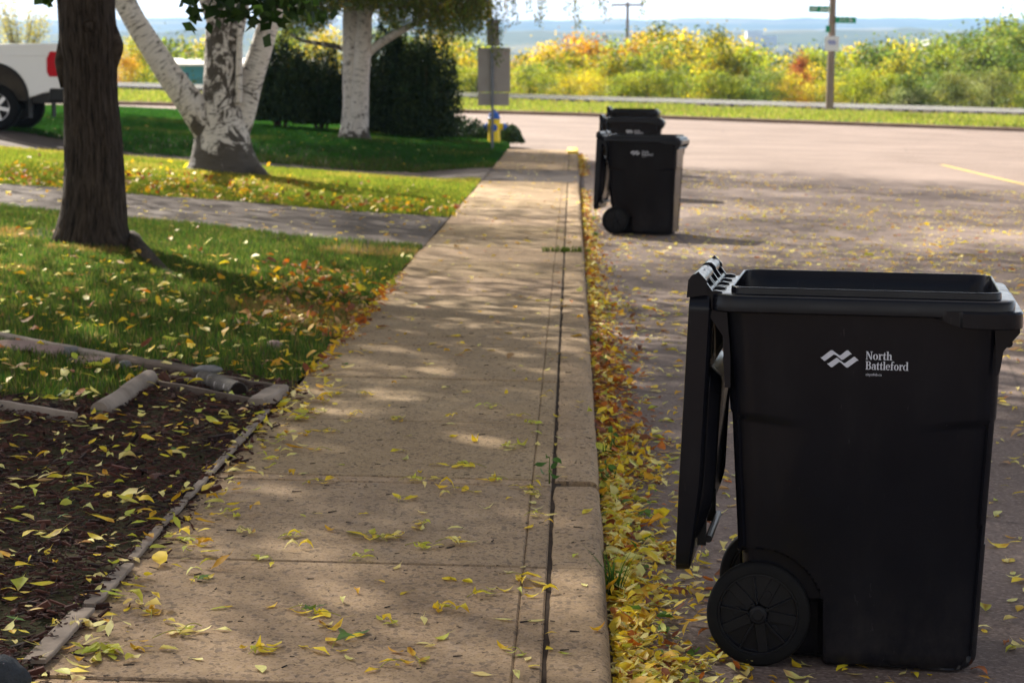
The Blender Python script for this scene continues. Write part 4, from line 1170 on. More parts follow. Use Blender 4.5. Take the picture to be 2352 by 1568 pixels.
# sign seen from the back
o = gp(1131, 345, lawn_z); Dn = o.y
sg = empty('traffic_sign', o, 0, 'back of a grey traffic sign on a thin steel post beside the hydrant', 'sign')
kk = Dn / FPX
def loc(px, py): v = pt(px, py, Dn) - o; return v.x, v.z
x0, z0 = loc(1097, 243); x1, z1 = loc(1172, 110); xm, zm = loc(1135, 213)
mb = MB(); mb.box((0, 0, (loc(1131, 40)[1] - 0.1) / 2), (0.055, 0.055, loc(1131, 40)[1] + 0.1)); mb.build('post', m_post, sg, bevel=0.006)
mb = MB(); mb.box(((x0 + x1) / 2, 0.045, (zm + 0.012 + z1) / 2), (x1 - x0, 0.006, z1 - zm - 0.012)); mb.build('sign_plate', m_alu, sg, bevel=0.002)
mb = MB(); mb.box(((x0 + x1) / 2 - .01, 0.045, (z0 + zm - 0.008) / 2), (x1 - x0 - .03, 0.006, zm - z0 - 0.008)); mb.build('tab_plate', m_alu, sg, bevel=0.002)
xa, za = loc(1119, 105); xb, zb = loc(1147, 46)
mb = MB(); mb.box(((xa + xb) / 2, 0.045, (za + zb) / 2), (xb - xa, 0.006, zb - za)); mb.build('upper_plate', m_alu, sg, bevel=0.002)
for z in (z0 + .12, zm + .14, z1 - .14, za + .1):
    mb = MB(); mb.box((0, 0.032, z), (0.075, 0.012, 0.03)); mb.build('bracket', m_steel, sg)
for x, z in ((x1 - .1, z1 - .12), (0.02, z0 + .15)):
    mb = MB(); mb.tube((x, 0.030, z), (x, 0.042, z), 0.012, n=10); mb.build('bolt', m_redbolt, sg)
# hydrant
o = gp(1135, 330, lawn_z)
hy = empty('fire_hydrant', o, 0, 'yellow fire hydrant with blue bonnet and caps behind the sign post', 'fire hydrant')
mb = MB()
mb.lathe([(0.16, -0.04), (0.16, 0.03), (0.125, 0.035), (0.122, 0.10), (0.118, 0.11), (0.118, 0.43), (0.126, 0.44), (0.126, 0.475)], 32)
mb.tube((0.05, 0, 0.335), (0.185, 0, 0.335), 0.06, n=20); mb.tube((-0.05, 0, 0.335), (-0.13, 0, 0.335), 0.06, n=20)
mb.tube((0, -0.05, 0.31), (0, -0.15, 0.31), 0.065, n=20)
mb.build('barrel', m_hyel, hy)
mb = MB(); mb.lathe([(0.128, 0.477), (0.128, 0.50), (0.112, 0.51), (0.106, 0.56), (0.085, 0.595), (0.04, 0.615), (0.03, 0.62), (0.03, 0.665), (0.0, 0.665)], 32); mb.build('bonnet', m_hblu, hy)
for c, ax, s in (((0.185, 0, 0.335), 'x', 1), ((-0.13, 0, 0.335), 'x', -1), ((0, -0.15, 0.31), 'y', -1)):
    mb = MB(); mb.lathe([(0.0, s * .0), (0.07, s * .001), (0.072, s * .025), (0.05, s * .045), (0.022, s * .05), (0.018, s * .085), (0.0, s * .086)], 20, ax, c, cap=False); mb.build('nozzle_cap', m_hblu, hy)

hy.scale = (1.12, 1.12, 1.15)
ground_cover(1045, 318, hy.location.y + 1.6, 1.9, 2.2, 0.42, 'low spreading juniper on the corner lawn left of the hydrant')
ground_cover(1166, 330, hy.location.y + 1.1, 0.75, 1.6, 0.34, 'low spreading juniper tumbling over the walk right of the hydrant')

# wooden pole with street signs, on the far verge
m_wood = two_tone('pole_weathered_wood', (0.20, 0.145, 0.115), (0.31, 0.24, 0.20), 3, 0.9, 0.1, 0.5, 12, 0.01, (6, 6, 0.4))
m_green = two_tone('street_sign_green', (0.0, 0.24, 0.105), (0.0, 0.27, 0.125), 4, 0.5, 0.3, 0)
m_white = two_tone('sign_white', (0.66, 0.66, 0.70), (0.72, 0.72, 0.76), 6, 0.5, 0.3, 0)
m_blue = two_tone('emblem_blue', (0.02, 0.05, 0.42), (0.03, 0.07, 0.48), 6, 0.5, 0.3, 0)
o = gp(1905, 262, far_z); Dp = o.y
po = empty('utility_pole', o, 0, 'weathered wooden utility pole carrying green street signs on the far verge', 'pole')
def loc(px, py): v = pt(px, py, Dp) - o; return v.x, v.z
mb = MB()
tpx, tpz = loc(1913, 0)
limb(mb, [(0, 0, -0.6), (0, 0, 0), (tpx * .5, 0, tpz * .5), (tpx, 0, tpz), (tpx * 2, 0, tpz * 2)], [0.17, 0.165, 0.15, 0.135, 0.11], 24, 5, 0.03, 0.01, 40)
mb.build('shaft', m_wood, po, angle=180)
mb = MB(); mb.box((tpx * 1.85, -.15, tpz * 1.85), (2.4, 0.11, 0.13))
ca = mb.build('crossarm', m_wood, po, bevel=0.01)
for x in (-1.05, -.5, .5, 1.05):
    mb = MB(); mb.lathe([(0.02, 0), (0.045, 0.03), (0.03, 0.06), (0.045, 0.09), (0.0, 0.13)], 12, 'z', (tpx * 1.85 + x, -.15, tpz * 1.85 + .065)); mb.build('insulator', m_white, ca)
def street_sign(xa, ya, xb, yb, text, dy, tilt=0):
    x0, z1 = loc(xa, ya); x1, z0 = loc(xb, yb)
    mb = MB(); mb.box(((x0 + x1) / 2, dy, (z0 + z1) / 2), (x1 - x0, 0.01, z1 - z0), rot=Matrix.Rotation(R_(tilt), 3, 'Y'))
    pl = mb.build('street_sign', m_green, po, bevel=0.004)
    if text:
        f = bpy.data.curves.new('sign_lettering', 'FONT'); f.body = text; f.size = (z1 - z0) * 0.92; f.align_x = 'CENTER'; f.align_y = 'CENTER'; f.extrude = 0.001; f.offset = 0.004
        t = text_mesh('lettering', f, m_white); t.parent = pl
        t.location = ((x0 + x1) / 2, dy - 0.008, (z0 + z1) / 2); t.rotation_euler = (R_(90), R_(tilt), 0)
        t.scale = (0.95, 1, 1)
    return pl
street_sign(1857, 15, 1903, 29, '107  Ave', -0.19, 1.5)
street_sign(1918, 40, 1965, 54, '111 St', -0.17, 1)
street_sign(1896, 60, 1904, 75, '', -0.15)
x0, z1 = loc(1893, 84); x1, z0 = loc(1926, 118)
mb = MB(); mb.box(((x0 + x1) / 2, -0.19, (z0 + z1) / 2), (x1 - x0, 0.008, z1 - z0)); wp = mb.build('emblem_sign', m_white, po, bevel=0.004)
mb = MB(); s_ = (x1 - x0) * 0.62 / 885
for p in LOGO: mb.add([((x0 + x1) / 2 + (a - 562) * s_, -0.1955, (z0 + z1) / 2 + .05 - (b - 317) * s_ * 1.25) for a, b in p], [tuple(range(len(p)))])
mb.build('emblem', m_blue, wp, smooth=False)

# far utility pole with a crossarm
o = Vector(pt(1438, 170, 185.0)); o.z = float(far_z(o.x, o.y))
fp = empty('far_utility_pole', o, 0, 'thin distant utility pole with a T crossarm above the yellow trees', 'pole')
zt = pt(1440, 12, 185.0).z - o.z
mb = MB(); mb.tube((0, 0, -.5), (0.1, 0, zt + .25), 0.16, 0.12, 10); mb.build('shaft', m_wood, fp)
mb = MB(); mb.box((0.1, -.15, zt), (2.7, 0.14, 0.16)); mb.build('crossarm', m_wood, fp)

# ================================================================== RAILWAY, FAR BUILDINGS, FAR TREES
m_rail = two_tone('rail_steel', (0.66, 0.62, 0.61), (0.80, 0.77, 0.76), 2, 0.22, 0.5, 0.02, metal=0.9)
m_tie = two_tone('sleeper_wood', (0.045, 0.032, 0.026), (0.08, 0.06, 0.05), 5, 0.95, 0.1, 0.4)
m_ballast = two_tone('shaded_ballast_stone', (0.030, 0.023, 0.020), (0.085, 0.064, 0.056), 9, 0.95, 0.1, 1.0, 9, 0.05)  # stone colour darkened to carry the shadow below the rails
mb = MB()
grid_sheet(mb, np.linspace(-50, 50, 101), np.array([92.8, 93.6, 94.3, 95, 96.4, 97.2, 98, 98.8]),
           lambda x, y: rail_z(x) - 0.36 + 0.19 * np.clip(np.minimum(y - 92.8, 98.8 - y) / 1.0, 0, 1) + 0.05 * (n2(x, y, 2.5, 50).reshape(np.shape(x)) - .5) - 0.15 * ((y < 92.9) | (y > 98.7)))
structure(mb.build('rail_ballast', m_ballast))
tk = empty('railway_track', (0, 95.0, float(rail_z(0)) - 0.05), 0, 'single railway track on shade darkened ballast beyond the grass verge', 'railway track')
ang = math.atan(-0.029)
for y in (0.0, 1.435):
    mb = MB()
    prof = [(-.07, -.02), (.07, -.02), (.07, 0), (.012, .025), (.012, .12), (.036, .13), (.036, .165), (-.036, .165), (-.036, .13), (-.012, .12), (-.012, .025), (-.07, 0)]
    P = [[(x, y + a, b - 0.029 * x) for a, b in prof] for x in np.linspace(-46, 46, 47)]
    mb.loft(P, True, True); mb.build('rail', m_rail, tk, angle=30)
mb = MB(); mb.box((0, 0.717, -0.085), (0.22, 2.6, 0.13))
t0 = mb.build('sleeper', m_tie, tk, bevel=0.01)
for k in range(-36, 37):
    t = t0 if k == -36 else t0.copy()
    if k != -36: C.objects.link(t); t.parent = tk
    x = 0.62 * k + RNG.normal(0, .02); t.location = (x, 0, -0.029 * x); t.rotation_euler = (0, -ang * 0, RNG.normal(0, 0.02))

m_teal = two_tone('teal_cladding', (0.06, 0.23, 0.29), (0.09, 0.30, 0.36), 1.5, 0.6, 0.3, 0)
m_roofw = two_tone('white_metal_roof', (0.66, 0.64, 0.60), (0.74, 0.72, 0.68), 1, 0.5, 0.3, 0)
m_glass = Mat('dark_glass', 0.1, 0.5).base((0.03, 0.07, 0.10)).m
m_palewall = two_tone('pale_concrete_wall', (0.62, 0.60, 0.58), (0.70, 0.68, 0.66), 0.1, 0.8, 0.2, 0)
D = 128.0
o = Vector(pt(372, 186, D)); gz = float(far_z(o.x, D)); zt = pt(372, 152, D).z; zr = pt(372, 137, D).z
bd = empty('teal_building', (o.x, D, gz), 0, 'low teal walled building with a white roof seen between the birch stems', 'building')
mb = MB(); mb.box((4.6, 2.5, (zt - gz) / 2), (9.2, 5.0, zt - gz)); wl = mb.build('wall', m_teal, bd)
mb = MB(); mb.prism([(-0.3, zt - gz), (5.3, zt - gz), (5.3, zt - gz + .12), (2.5, zr - gz + .1), (-0.3, zt - gz + .12)], -0.25, 9.45, 'x'); mb.build('roof', m_roofw, bd, smooth=False)
for k in range(4):
    mb = MB(); mb.box((0.9 + 2.3 * k, -0.02, zt - gz - 0.75), (1.3, 0.05, 0.7)); mb.build('window', m_glass, wl)
for px0, px1, py0, py1, D, dep, lb in ((1716, 1752, 72, 97, 2350.0, 30, 'pale square block far across the valley right of the yellow peak'),
                                 (2134, 2166, 95, 107, 620.0, 14, 'pale flat roofed shed behind the thicket right of the utility pole'),
                                 (1752, 1785, 84, 98, 2370.0, 22, 'low pale annex beside the square block across the valley')):
    a = pt(px0, py1, D); b = pt(px1, py0, D); gz = min(float(far_z(a.x, D)) - 6, a.z)
    r = empty('far_building', (a.x, D, gz), 0, lb, 'building')
    mb = MB(); mb.box(((b.x - a.x) / 2, dep / 2, (b.z - gz) / 2), (b.x - a.x, dep, b.z - gz)); mb.build('wall', m_palewall, r, smooth=False)
    mb = MB(); mb.box(((b.x - a.x) / 2, dep / 2, b.z - gz + .25), ((b.x - a.x) * 1.02, dep * 1.02, .5)); mb.build('roof', m_roofw, r, smooth=False)
# dark conifers in front of the block, one distant clump
mb = MB()
P = []
for i in range(420):
    px = RNG.uniform(1560, 2352); D = RNG.uniform(1500, 2300)
    q = pt(px, 110, D); z0 = float(far_z(q.x, D)); h = RNG.uniform(6, 13)
    mb.lathe([(h * .28, z0 - 4), (h * .22, z0 + h * .35), (h * .08, z0 + h * .8), (0.05, z0 + h)], 6, 'z', (q.x, q.y, 0), cap=False)
m_farwood = two_tone('far_wood', (0.018, 0.032, 0.018), (0.035, 0.05, 0.022), 0.02, 0.95, 0.1, 0)
tag(mb.build('far_wood', m_farwood), 'dark distant wood scattered over the far valley side', 'wood', kind='stuff')

KINDS = {'yellow': ([(0.50, 0.38, 0.02), (0.42, 0.37, 0.02), (0.30, 0.31, 0.02), (0.11, 0.16, 0.018)], 'yellow leaved tree'),
         'lime':   ([(0.29, 0.33, 0.02), (0.21, 0.27, 0.02), (0.36, 0.35, 0.02), (0.07, 0.12, 0.018)], 'lime green tree'),
         'green':  ([(0.11, 0.18, 0.03), (0.16, 0.23, 0.035), (0.08, 0.13, 0.025), (0.24, 0.26, 0.03)], 'fresh green tree'),
         'orange': ([(0.54, 0.29, 0.025), (0.52, 0.35, 0.025), (0.44, 0.36, 0.03), (0.42, 0.18, 0.02)], 'orange tinted tree'),
         'olive':  ([(0.15, 0.18, 0.035), (0.22, 0.22, 0.04), (0.10, 0.13, 0.03)], 'olive green tree'),
         'rust':   ([(0.36, 0.09, 0.025), (0.42, 0.16, 0.03), (0.26, 0.10, 0.03)], 'rust red sapling'),
         'pale':   ([(0.38, 0.42, 0.16), (0.30, 0.36, 0.13), (0.44, 0.46, 0.22)], 'pale silvery willow bush')}
PROTO = {}
def far_tree(kind, shape):
    key = (kind, shape)
    if key in PROTO: return copy_tree(PROTO[key])
    r = empty('far_tree', (0, 0, 0))
    H = 6.0
    mb = MB()
    limb(mb, [(0, 0, -.4), (0.05, 0, 1.2), (-.06, .03, 3), (0.02, 0, 5.2)], [0.11, 0.09, 0.06, 0.012], 8, 4, 0.1, 0.02, shape)
    for k in range(6):
        a = RNG.uniform(0, 6.28); z = RNG.uniform(1.2, 3.6); l = RNG.uniform(.7, 1.3)
        limb(mb, [(0, 0, z), (l * .5 * math.cos(a), l * .5 * math.sin(a), z + l * .55), (l * math.cos(a), l * math.sin(a), z + l * 1.3)], [0.04, 0.025, 0.006], 6, 3, 0.1, 0.02, k)
    mb.build('trunk', m_twig, r, tex=True)
    n = 85
    zz = RNG.uniform(0.06, 1, n) ** 0.85
    rad = {0: lambda t: 1.75 * np.sqrt(np.clip(1 - ((t - .42) / .6) ** 2, 0.02, 1)), 1: lambda t: 1.45 * np.clip(1.12 - t, 0.05, 1) ** 0.6, 2: lambda t: 2.1 * np.sqrt(np.clip(1 - ((t - .3) / .72) ** 2, 0.02, 1))}[shape](zz)
    a = RNG.uniform(0, 6.28, n); q = np.sqrt(RNG.uniform(0.05, 1, n))
    cen = np.stack([rad * q * np.cos(a), rad * q * np.sin(a), zz * H * 0.97], 1)
    cols = KINDS[kind][0]
    cc = pal(n, cols, [4, 3, 2, 2.2][:len(cols)], .35)
    per = 70
    P = clumps(cen, RNG.uniform(0.40, 0.75, n), per, 0.9)
    mb = MB(); quads(mb, P, 0.135, np.repeat(cc, per, 0) * RNG.uniform(.6, 1.2, (len(P), 1)), 0.3, 0.7)
    mb.build('crown', m_leafauto, r, smooth=False, color=True)
    PROTO[key] = r
    return r
def plant(px, top, D, kind, shape=None, wid=1.0, label=None):
    q = pt(px, top, D); z0 = float(far_z(q.x, q.y)); h = q.z - z0
    if h < 1.0: return
    r = far_tree(kind, RNG.integers(0, 3) if shape is None else shape)
    r.location = (q.x, q.y, z0); s = h / 6.0
    w = np.clip(s, 0.6, 1.5) * wid * RNG.uniform(1.0, 1.35)
    r.scale = (w, w, s); r.rotation_euler = (0, 0, RNG.uniform(0, 6.28))
    where = 'left of the sign' if px < 1090 else ('behind the three far bins' if px < 1640 else ('left of the utility pole' if px < 1895 else 'right of the utility pole'))
    row = 'rising at the back' if D > 128 else ('in the middle' if D > 113 else 'low at the front edge')
    tag(r, label or f'{KINDS[kind][1]} {row} of the thicket {where}', 'bush' if kind in ('pale',) else 'tree', f'{KINDS[kind][1]}s of the thicket beyond the railway')
SKY = [(1055, 84), (1110, 110), (1180, 130), (1235, 120), (1262, 96), (1330, 84), (1365, 112), (1430, 92), (1490, 88), (1510, 58), (1540, 74), (1585, 100), (1640, 70), (1672, 92), (1706, 112), (1745, 122), (1800, 126), (1850, 118), (1900, 112),
       (1960, 108), (2010, 104), (2060, 98), (2110, 92), (2160, 96), (2210, 84), (2250, 74), (2300, 58), (2352, 44)]
SKX, SKT = zip(*SKY)
def kind_at(px, row):
    u = RNG.uniform()
    if px < 1170: return 'lime' if u < .5 else ('green' if u < .8 else 'yellow')
    if px < 1440: return 'orange' if u < (.26 if row > 0 else .12) else ('yellow' if u < .60 else ('lime' if u < .9 else 'olive'))
    if px < 1720: return 'yellow' if u < .30 else ('lime' if u < .66 else ('green' if u < .96 else 'orange'))
    if px < 2060: return 'yellow' if u < .30 else ('lime' if u < .60 else ('green' if u < .985 else 'orange'))
    return 'green' if u < .45 else ('lime' if u < .72 else ('olive' if u < .84 else 'yellow'))
named = {1330: ('orange', 0, 'tall orange tinted tree topping the thicket left of the far utility pole'),
         1510: ('yellow', 1, 'tallest pointed yellow tree rising above the middle of the thicket'),
         1640: ('yellow', 1, 'second pointed yellow tree right of the tallest one'),
         2352: ('green', 0, 'tall green tree at the right end of the thicket')}
for x, t in SKY:
    if x in named: plant(x, t, RNG.uniform(124, 134), named[x][0], named[x][1], 0.9, named[x][2])
    else: plant(x, t + RNG.uniform(-4, 6), RNG.uniform(130, 150), kind_at(x, 2))
for x in np.arange(1040, 2400, 46):
    plant(x + RNG.uniform(-16, 16), np.interp(x, SKX, SKT) + RNG.uniform(26, 50), RNG.uniform(116, 127), kind_at(x, 1))
for x in np.arange(1030, 2400, 66):
    plant(x + RNG.uniform(-20, 20), RNG.uniform(150, 186), RNG.uniform(100, 105), 'lime' if RNG.uniform() < .35 else kind_at(x, 0))
plant(1840, 132, 112, 'rust', 1, 0.6, 'rust red sapling standing in front of the yellow trees left of the pole')
plant(1825, 160, 110, 'rust', 2, 0.7, 'low rust red bush left of the utility pole foot')
for x, t, lb in ((2150, 196, 'pale silvery willow bush, left one of the pair by the track'), (2235, 184, 'pale silvery willow bush, large right one of the pair by the track'), (2090, 205, 'small pale willow bush between the pole and the larger willows')):
    plant(x, t, 103.5, 'pale', 2, 0.95, lb)
# seen through and beside the birches on the left
for x, t, D, kd, lb in ((660, 70, 120, 'lime', 'lime green tree glimpsed above the left evergreen shrub'), (735, 62, 118, 'yellow', 'yellow tree glimpsed between the two birches above the hedge'),
                        (880, 66, 122, 'green', 'fresh green tree behind the slender birch'), (950, 92, 112, 'lime', 'lime green tree above the tall evergreen shrub'), (1010, 76, 118, 'yellow', 'yellow tree left of the traffic sign behind the shrubs'),
                        (300, 84, 106, 'yellow', 'yellow bush standing left of the birch stem by the track'), (286, 128, 104, 'orange', 'small golden bush low beside the dark trunk'),
                        (395, 98, 150, 'lime', 'lime green tree behind the teal building'), (440, 94, 152, 'yellow', 'yellow tree behind the teal building'), (350, 104, 156, 'green', 'green tree left of the teal building'), (470, 118, 130, 'lime', 'lime bush at the right of the teal building')):
    plant(x, t, D, kd, 0 if x > 300 else 2, 1.0 if x > 310 else .75, lb)
# sparse pale tree behind the truck
q = Vector(pt(50, 95, 88.0)); gz = 0.9
r = empty('sparse_tree', (q.x, 88.0, float(far_z(q.x, 88.0))), 0, 'sparse pale yellow tree behind the white pickup bed', 'tree')
gz = r.location.z; H = pt(50, 8, 88.0).z - gz
mb = MB(); tips = []
for k in range(26):
    a = RNG.uniform(0, 6.28); l = RNG.uniform(.3, 1.25); z1 = H * RNG.uniform(.6, 1.02)
    e = np.array([l * math.cos(a), l * math.sin(a), z1]); tips.append(e); tips.append(e * np.array([.7, .7, .8])); tips.append(e * np.array([.85, .85, .9]))
    limb(mb, [(0.05 * math.cos(a), .05 * math.sin(a), -.1), (l * .3 * math.cos(a), l * .3 * math.sin(a), z1 * .45), e], [0.035, 0.022, 0.006], 6, 5, 0.1, 0.02, k)
mb.build('stem', m_twig, r, tex=True)
P = clumps(np.array(tips), np.full(len(tips), .32), 26, 1.0)
mb = MB(); quads(mb, P, 0.10, pal(len(P), [(0.36, 0.32, 0.08), (0.42, 0.36, 0.07), (0.28, 0.28, 0.08)]), .2)
mb.build('crown', m_leafauto, r, smooth=False, color=True)

# ================================================================== PICKUP TRUCK
m_white_paint = Mat('white_car_paint', 0.28, 0.5).base((0.80, 0.80, 0.82)).m
m_dark = two_tone('dark_trim_plastic', (0.012, 0.012, 0.013), (0.022, 0.022, 0.022), 8, 0.6, 0.3, 0.1)
m_well = two_tone('wheel_well_dust', (0.035, 0.030, 0.024), (0.075, 0.062, 0.048), 5, 0.95, 0.1, 0.2)
m_red = Mat('tail_lamp_red', 0.3, 0.12).base((0.50, 0.004, 0.012)).m
m_chrome = two_tone('wheel_alloy', (0.42, 0.42, 0.43), (0.52, 0.52, 0.53), 8, 0.3, 0.5, 0.0, metal=0.8)
o = Vector((pt(-10, 297, 36.6).x, 36.6, 0)); o.z = float(lawn_z(o.x, 36.6)) + 0.03
tkx = 0.98
tr_ = empty('pickup_truck', o + Vector((0, tkx, 0)), 0, 'white pickup truck with a red tail lamp parked on the second driveway', 'pickup truck')
def arch(cx, cz, r, a0, a1, n=16): return [(cx + r * math.cos(R_(a)), cz + r * math.sin(R_(a))) for a in np.linspace(a0, a1, n)]
bed = [(-1.16, 1.43), (-1.16, 0.52), (-0.62, 0.52)] + arch(-0.02, 0.54, 0.57, 178, 0, 22) + [(0.62, 0.56), (0.80, 0.62), (1.14, 0.68), (1.17, 0.75), (1.17, 1.35), (1.14, 1.44), (1.05, 1.455)]
mb = MB()
for s in (-1, 1):
    # flanks with a slight tumblehome
    y0, y1 = s * 0.99, s * 0.91
    P = [(x, y0 - s * 0.05 * max(z - 1.0, 0) ** 1.5 - s * 0.02 * max(0.8 - z, 0), z) for x, z in bed]; Q = [(x, y1, z) for x, z in bed]
    n = len(bed); mb.add(P + Q, [tuple(range(n)), tuple(range(2 * n - 1, n - 1, -1))] + [(i, i + n, (i + 1) % n + n, (i + 1) % n) for i in range(n)])
mb.box((0.0, 0, 0.80), (2.3, 0.58, 0.06)); mb.box((-1.12, 0, 1.12), (0.06, 1.82, 0.6))
mb.build('bed', m_white_paint, tr_, bevel=0.018)
mb = MB(); mb.box((1.145, 0, 1.08), (0.05, 1.66, 0.70)); tg = mb.build('tailgate', m_white_paint, tr_, bevel=0.012)
mb = MB(); mb.box((1.175, 0, 1.22), (0.02, 0.22, 0.07)); mb.build('tailgate_handle', m_dark, tg, bevel=0.006)
for s in (-1, 1):
    mb = MB(); mb.prism(arch(-0.02, 0.54, 0.555, 178, 2, 16) + [(0.5, 0.5), (-0.55, 0.5)], s * 0.30, s * 0.905); mb.build('wheel_well', m_well, tr_)
for s in (-1, 1):
    mb = MB(); A = arch(-0.02, 0.54, 0.60, 182, -4, 22); B = arch(-0.02, 0.54, 0.555, 182, -4, 22)
    for (a, b), (c, d) in zip(zip(A[:-1], A[1:]), zip(B[:-1], B[1:])): mb.prism([a, b, d, c], s * 0.985, s * 1.003)
    mb.build('wheel_arch_trim', m_dark, tr_)
cab = [(-1.20, 0.50), (-1.20, 1.42), (-1.27, 1.90), (-1.9, 1.95), (-2.65, 1.90), (-3.35, 1.44), (-4.45, 1.34), (-4.62, 1.22), (-4.66, 0.70), (-4.55, 0.50), (-4.22, 0.50)] + arch(-3.62, 0.54, 0.56, 0, 180, 18) + [(-3.02, 0.50)]
mb = MB(); mb.prism(cab, -0.97, 0.97); mb.build('cab', m_white_paint, tr_, bevel=0.03)
mb = MB()
for s in (-1, 1):
    for w in ([(-1.36, 1.45), (-1.42, 1.84), (-2.0, 1.86), (-2.0, 1.45)], [(-2.08, 1.45), (-2.08, 1.86), (-2.60, 1.83), (-3.10, 1.46)]): mb.prism(w, s * 0.965, s * 0.976)
mb.build('side_window', m_glass, tr_, smooth=False)
for s in (-1, 1):
    mb = MB(); mb.prism([(0.93, 0.90), (1.18, 0.90), (1.182, 1.31), (0.95, 1.32), (0.89, 1.20), (0.89, 0.98)], s * 0.94, s * 1.0); mb.build('tail_lamp', m_red, tr_, bevel=0.015)
mb = MB()
for s in (-1, 1): mb.box((-0.02, s * 0.978, 1.255), (2.2, 0.022, 0.02)); mb.box((-1.178, s * 0.97, 1.0), (0.012, 0.02, 0.85))
mb.build('body_crease', m_white_paint, tr_, bevel=0.006)
mb = MB(); mb.box((1.17, 0, 0.60), (0.26, 1.94, 0.24)); mb.box((1.06, -0.95, 0.60), (0.28, 0.09, 0.23)); mb.box((1.06, 0.95, 0.60), (0.28, 0.09, 0.23)); bp = mb.build('bumper', m_dark, tr_, bevel=0.03)
mb = MB(); mb.box((1.2, 0, 0.42), (0.24, 0.08, 0.10)); mb.tube((1.28, 0, 0.46), (1.28, 0, 0.56), 0.025, n=10); mb.build('tow_hitch', m_dark, tr_)
for s in (-1, 1):
    mb = MB(); mb.box((0.56, s * 0.84, 0.42), (0.02, 0.26, 0.42)); mb.build('mud_flap', m_dark, tr_)
mb = MB(); mb.box((-1.7, 0, 0.52), (5.6, 0.9, 0.14)); mb.tube((0, -0.8, 0.39), (0, 0.8, 0.39), 0.05, n=10); mb.lathe([(0.05, -.16), (0.15, -.08), (0.15, .08), (0.05, .16)], 16, 'y', (0, 0, 0.39)); mb.build('chassis', m_dark, tr_)
for x in (0.0, -3.62):
    for s in (-1, 1):
        mb = MB(); hw = 0.135; yc = s * 0.835
        mb.lathe([(0.24, yc - hw), (0.33, yc - hw), (0.375, yc - hw * .85), (0.392, yc - hw * .6), (0.392, yc + hw * .6), (0.375, yc + hw * .85), (0.33, yc + hw), (0.24, yc + hw), (0.23, yc + hw * .8), (0.23, yc - hw * .8), (0.24, yc - hw)], 40, 'y', (x, 0, 0.39), cap=False)
        w = mb.build('wheel', m_rubber, tr_, angle=50)
        mb = MB(); yo = yc + s * 0.10
        mb.lathe([(0.235, yc - s * .1), (0.24, yc + s * .125), (0.225, yo + s * .02), (0.215, yo - s * .03), (0.215, yc - s * .1)], 36, 'y', (x, 0, 0.39), cap=False)
        mb.lathe([(0.0, yo), (0.07, yo - s * .002), (0.08, yo - s * .03)], 24, 'y', (x, 0, 0.39), cap=False)
        mb.lathe([(0.0, yc), (0.22, yc)], 24, 'y', (x, 0, 0.39), cap=False, mi=1)
        for k in range(6):
            a = R_(60 * k + 12); d = Matrix.Rotation(a, 3, 'Y'); c = d @ Vector((0.145, 0, 0))
            mb.box((x + c.x, yo - s * .02, 0.39 + c.z), (0.17, 0.03, 0.062), rot=d)
        mb.build('rim', [m_chrome, m_dark], w, angle=40)

# ================================================================== GARDEN EDGING
m_grey = two_tone('weathered_grey_wood', (0.17, 0.132, 0.098), (0.36, 0.295, 0.235), 5, 0.9, 0.1, 0.6, 30, 0.004, (1, 1, 1))
m_brownw = two_tone('old_brown_wood', (0.07, 0.05, 0.038), (0.17, 0.13, 0.10), 6, 0.9, 0.1, 0.6, 30, 0.006)
m_whitelog = birch_bark('old_birch_log_bark', 0.5)
m_hollow = two_tone('log_hollow_dark', (0.010, 0.007, 0.006), (0.025, 0.018, 0.014), 20, 0.95, 0.1, 0.5)  # near-black for the flat disc drawn as the inside of the hollow
m_stone = two_tone('pink_flagstone', (0.20, 0.125, 0.10), (0.34, 0.25, 0.21), 6, 0.9, 0.15, 0.5, 40, 0.006)
m_stoneg = two_tone('grey_field_stone', (0.11, 0.105, 0.10), (0.22, 0.21, 0.20), 8, 0.9, 0.15, 0.6, 40, 0.008)
m_boulder = two_tone('blue_grey_boulder', (0.022, 0.026, 0.030), (0.055, 0.060, 0.066), 10, 0.85, 0.2, 0.8, 30, 0.02)
def zg(x, y): return np.where(np.asarray(x) > WX0, walk_z(x, y), lawn_z(x, y))
def board(name, a, b, wid, th, lift, mat, label, cat='plank', group=None, bend=0.0, seed=0, roll=0.0):
    A, B = gp(*a, zg), gp(*b, zg)
    L = (B - A).length
    n = max(4, int(L / 0.08)); rr = np.random.default_rng(seed)
    d = (B - A).normalized(); s = Vector((d.y, -d.x, 0)).normalized(); up = s.cross(d)
    if roll: s, up = s * math.cos(roll) + up * math.sin(roll), up * math.cos(roll) - s * math.sin(roll)
    rings = []
    for k in range(n + 1):
        t = k / n; c = A + (B - A) * t + s * (bend * math.sin(t * math.pi) + rr.normal(0, wid * .02)) + Vector((0, 0, lift))
        w = wid * (1 + rr.normal(0, 0.05)) / 2; h = th * (1 + rr.normal(0, .05))
        if k in (0, n): w *= rr.uniform(.7, .95)
        ch = min(w, h) * .22
        P = [(-w, 0), (w, 0), (w, h - ch), (w - ch, h), (-w + ch, h), (-w, h - ch)]
        rings.append([tuple(c + s * p + up * q - A) for p, q in P])
    mb = MB(); mb.loft(rings, True, True)
    o = mb.build(name, mat, None, smooth=False, loc=A)
    return tag(o, label, cat, group)
GE = 'weathered edging slats along the sidewalk'
board('edging_slat', (78, 1534), (194, 1412), 0.062, 0.012, 0.012, m_grey, 'broad grey edging slat closest to the camera, beside the mulch', 'edging', GE, 0, 1)
board('edging_slat', (203, 1402), (292, 1308), 0.050, 0.012, 0.010, m_grey, 'grey edging slat second from the camera, half buried in mulch', 'edging', GE, 0, 2)
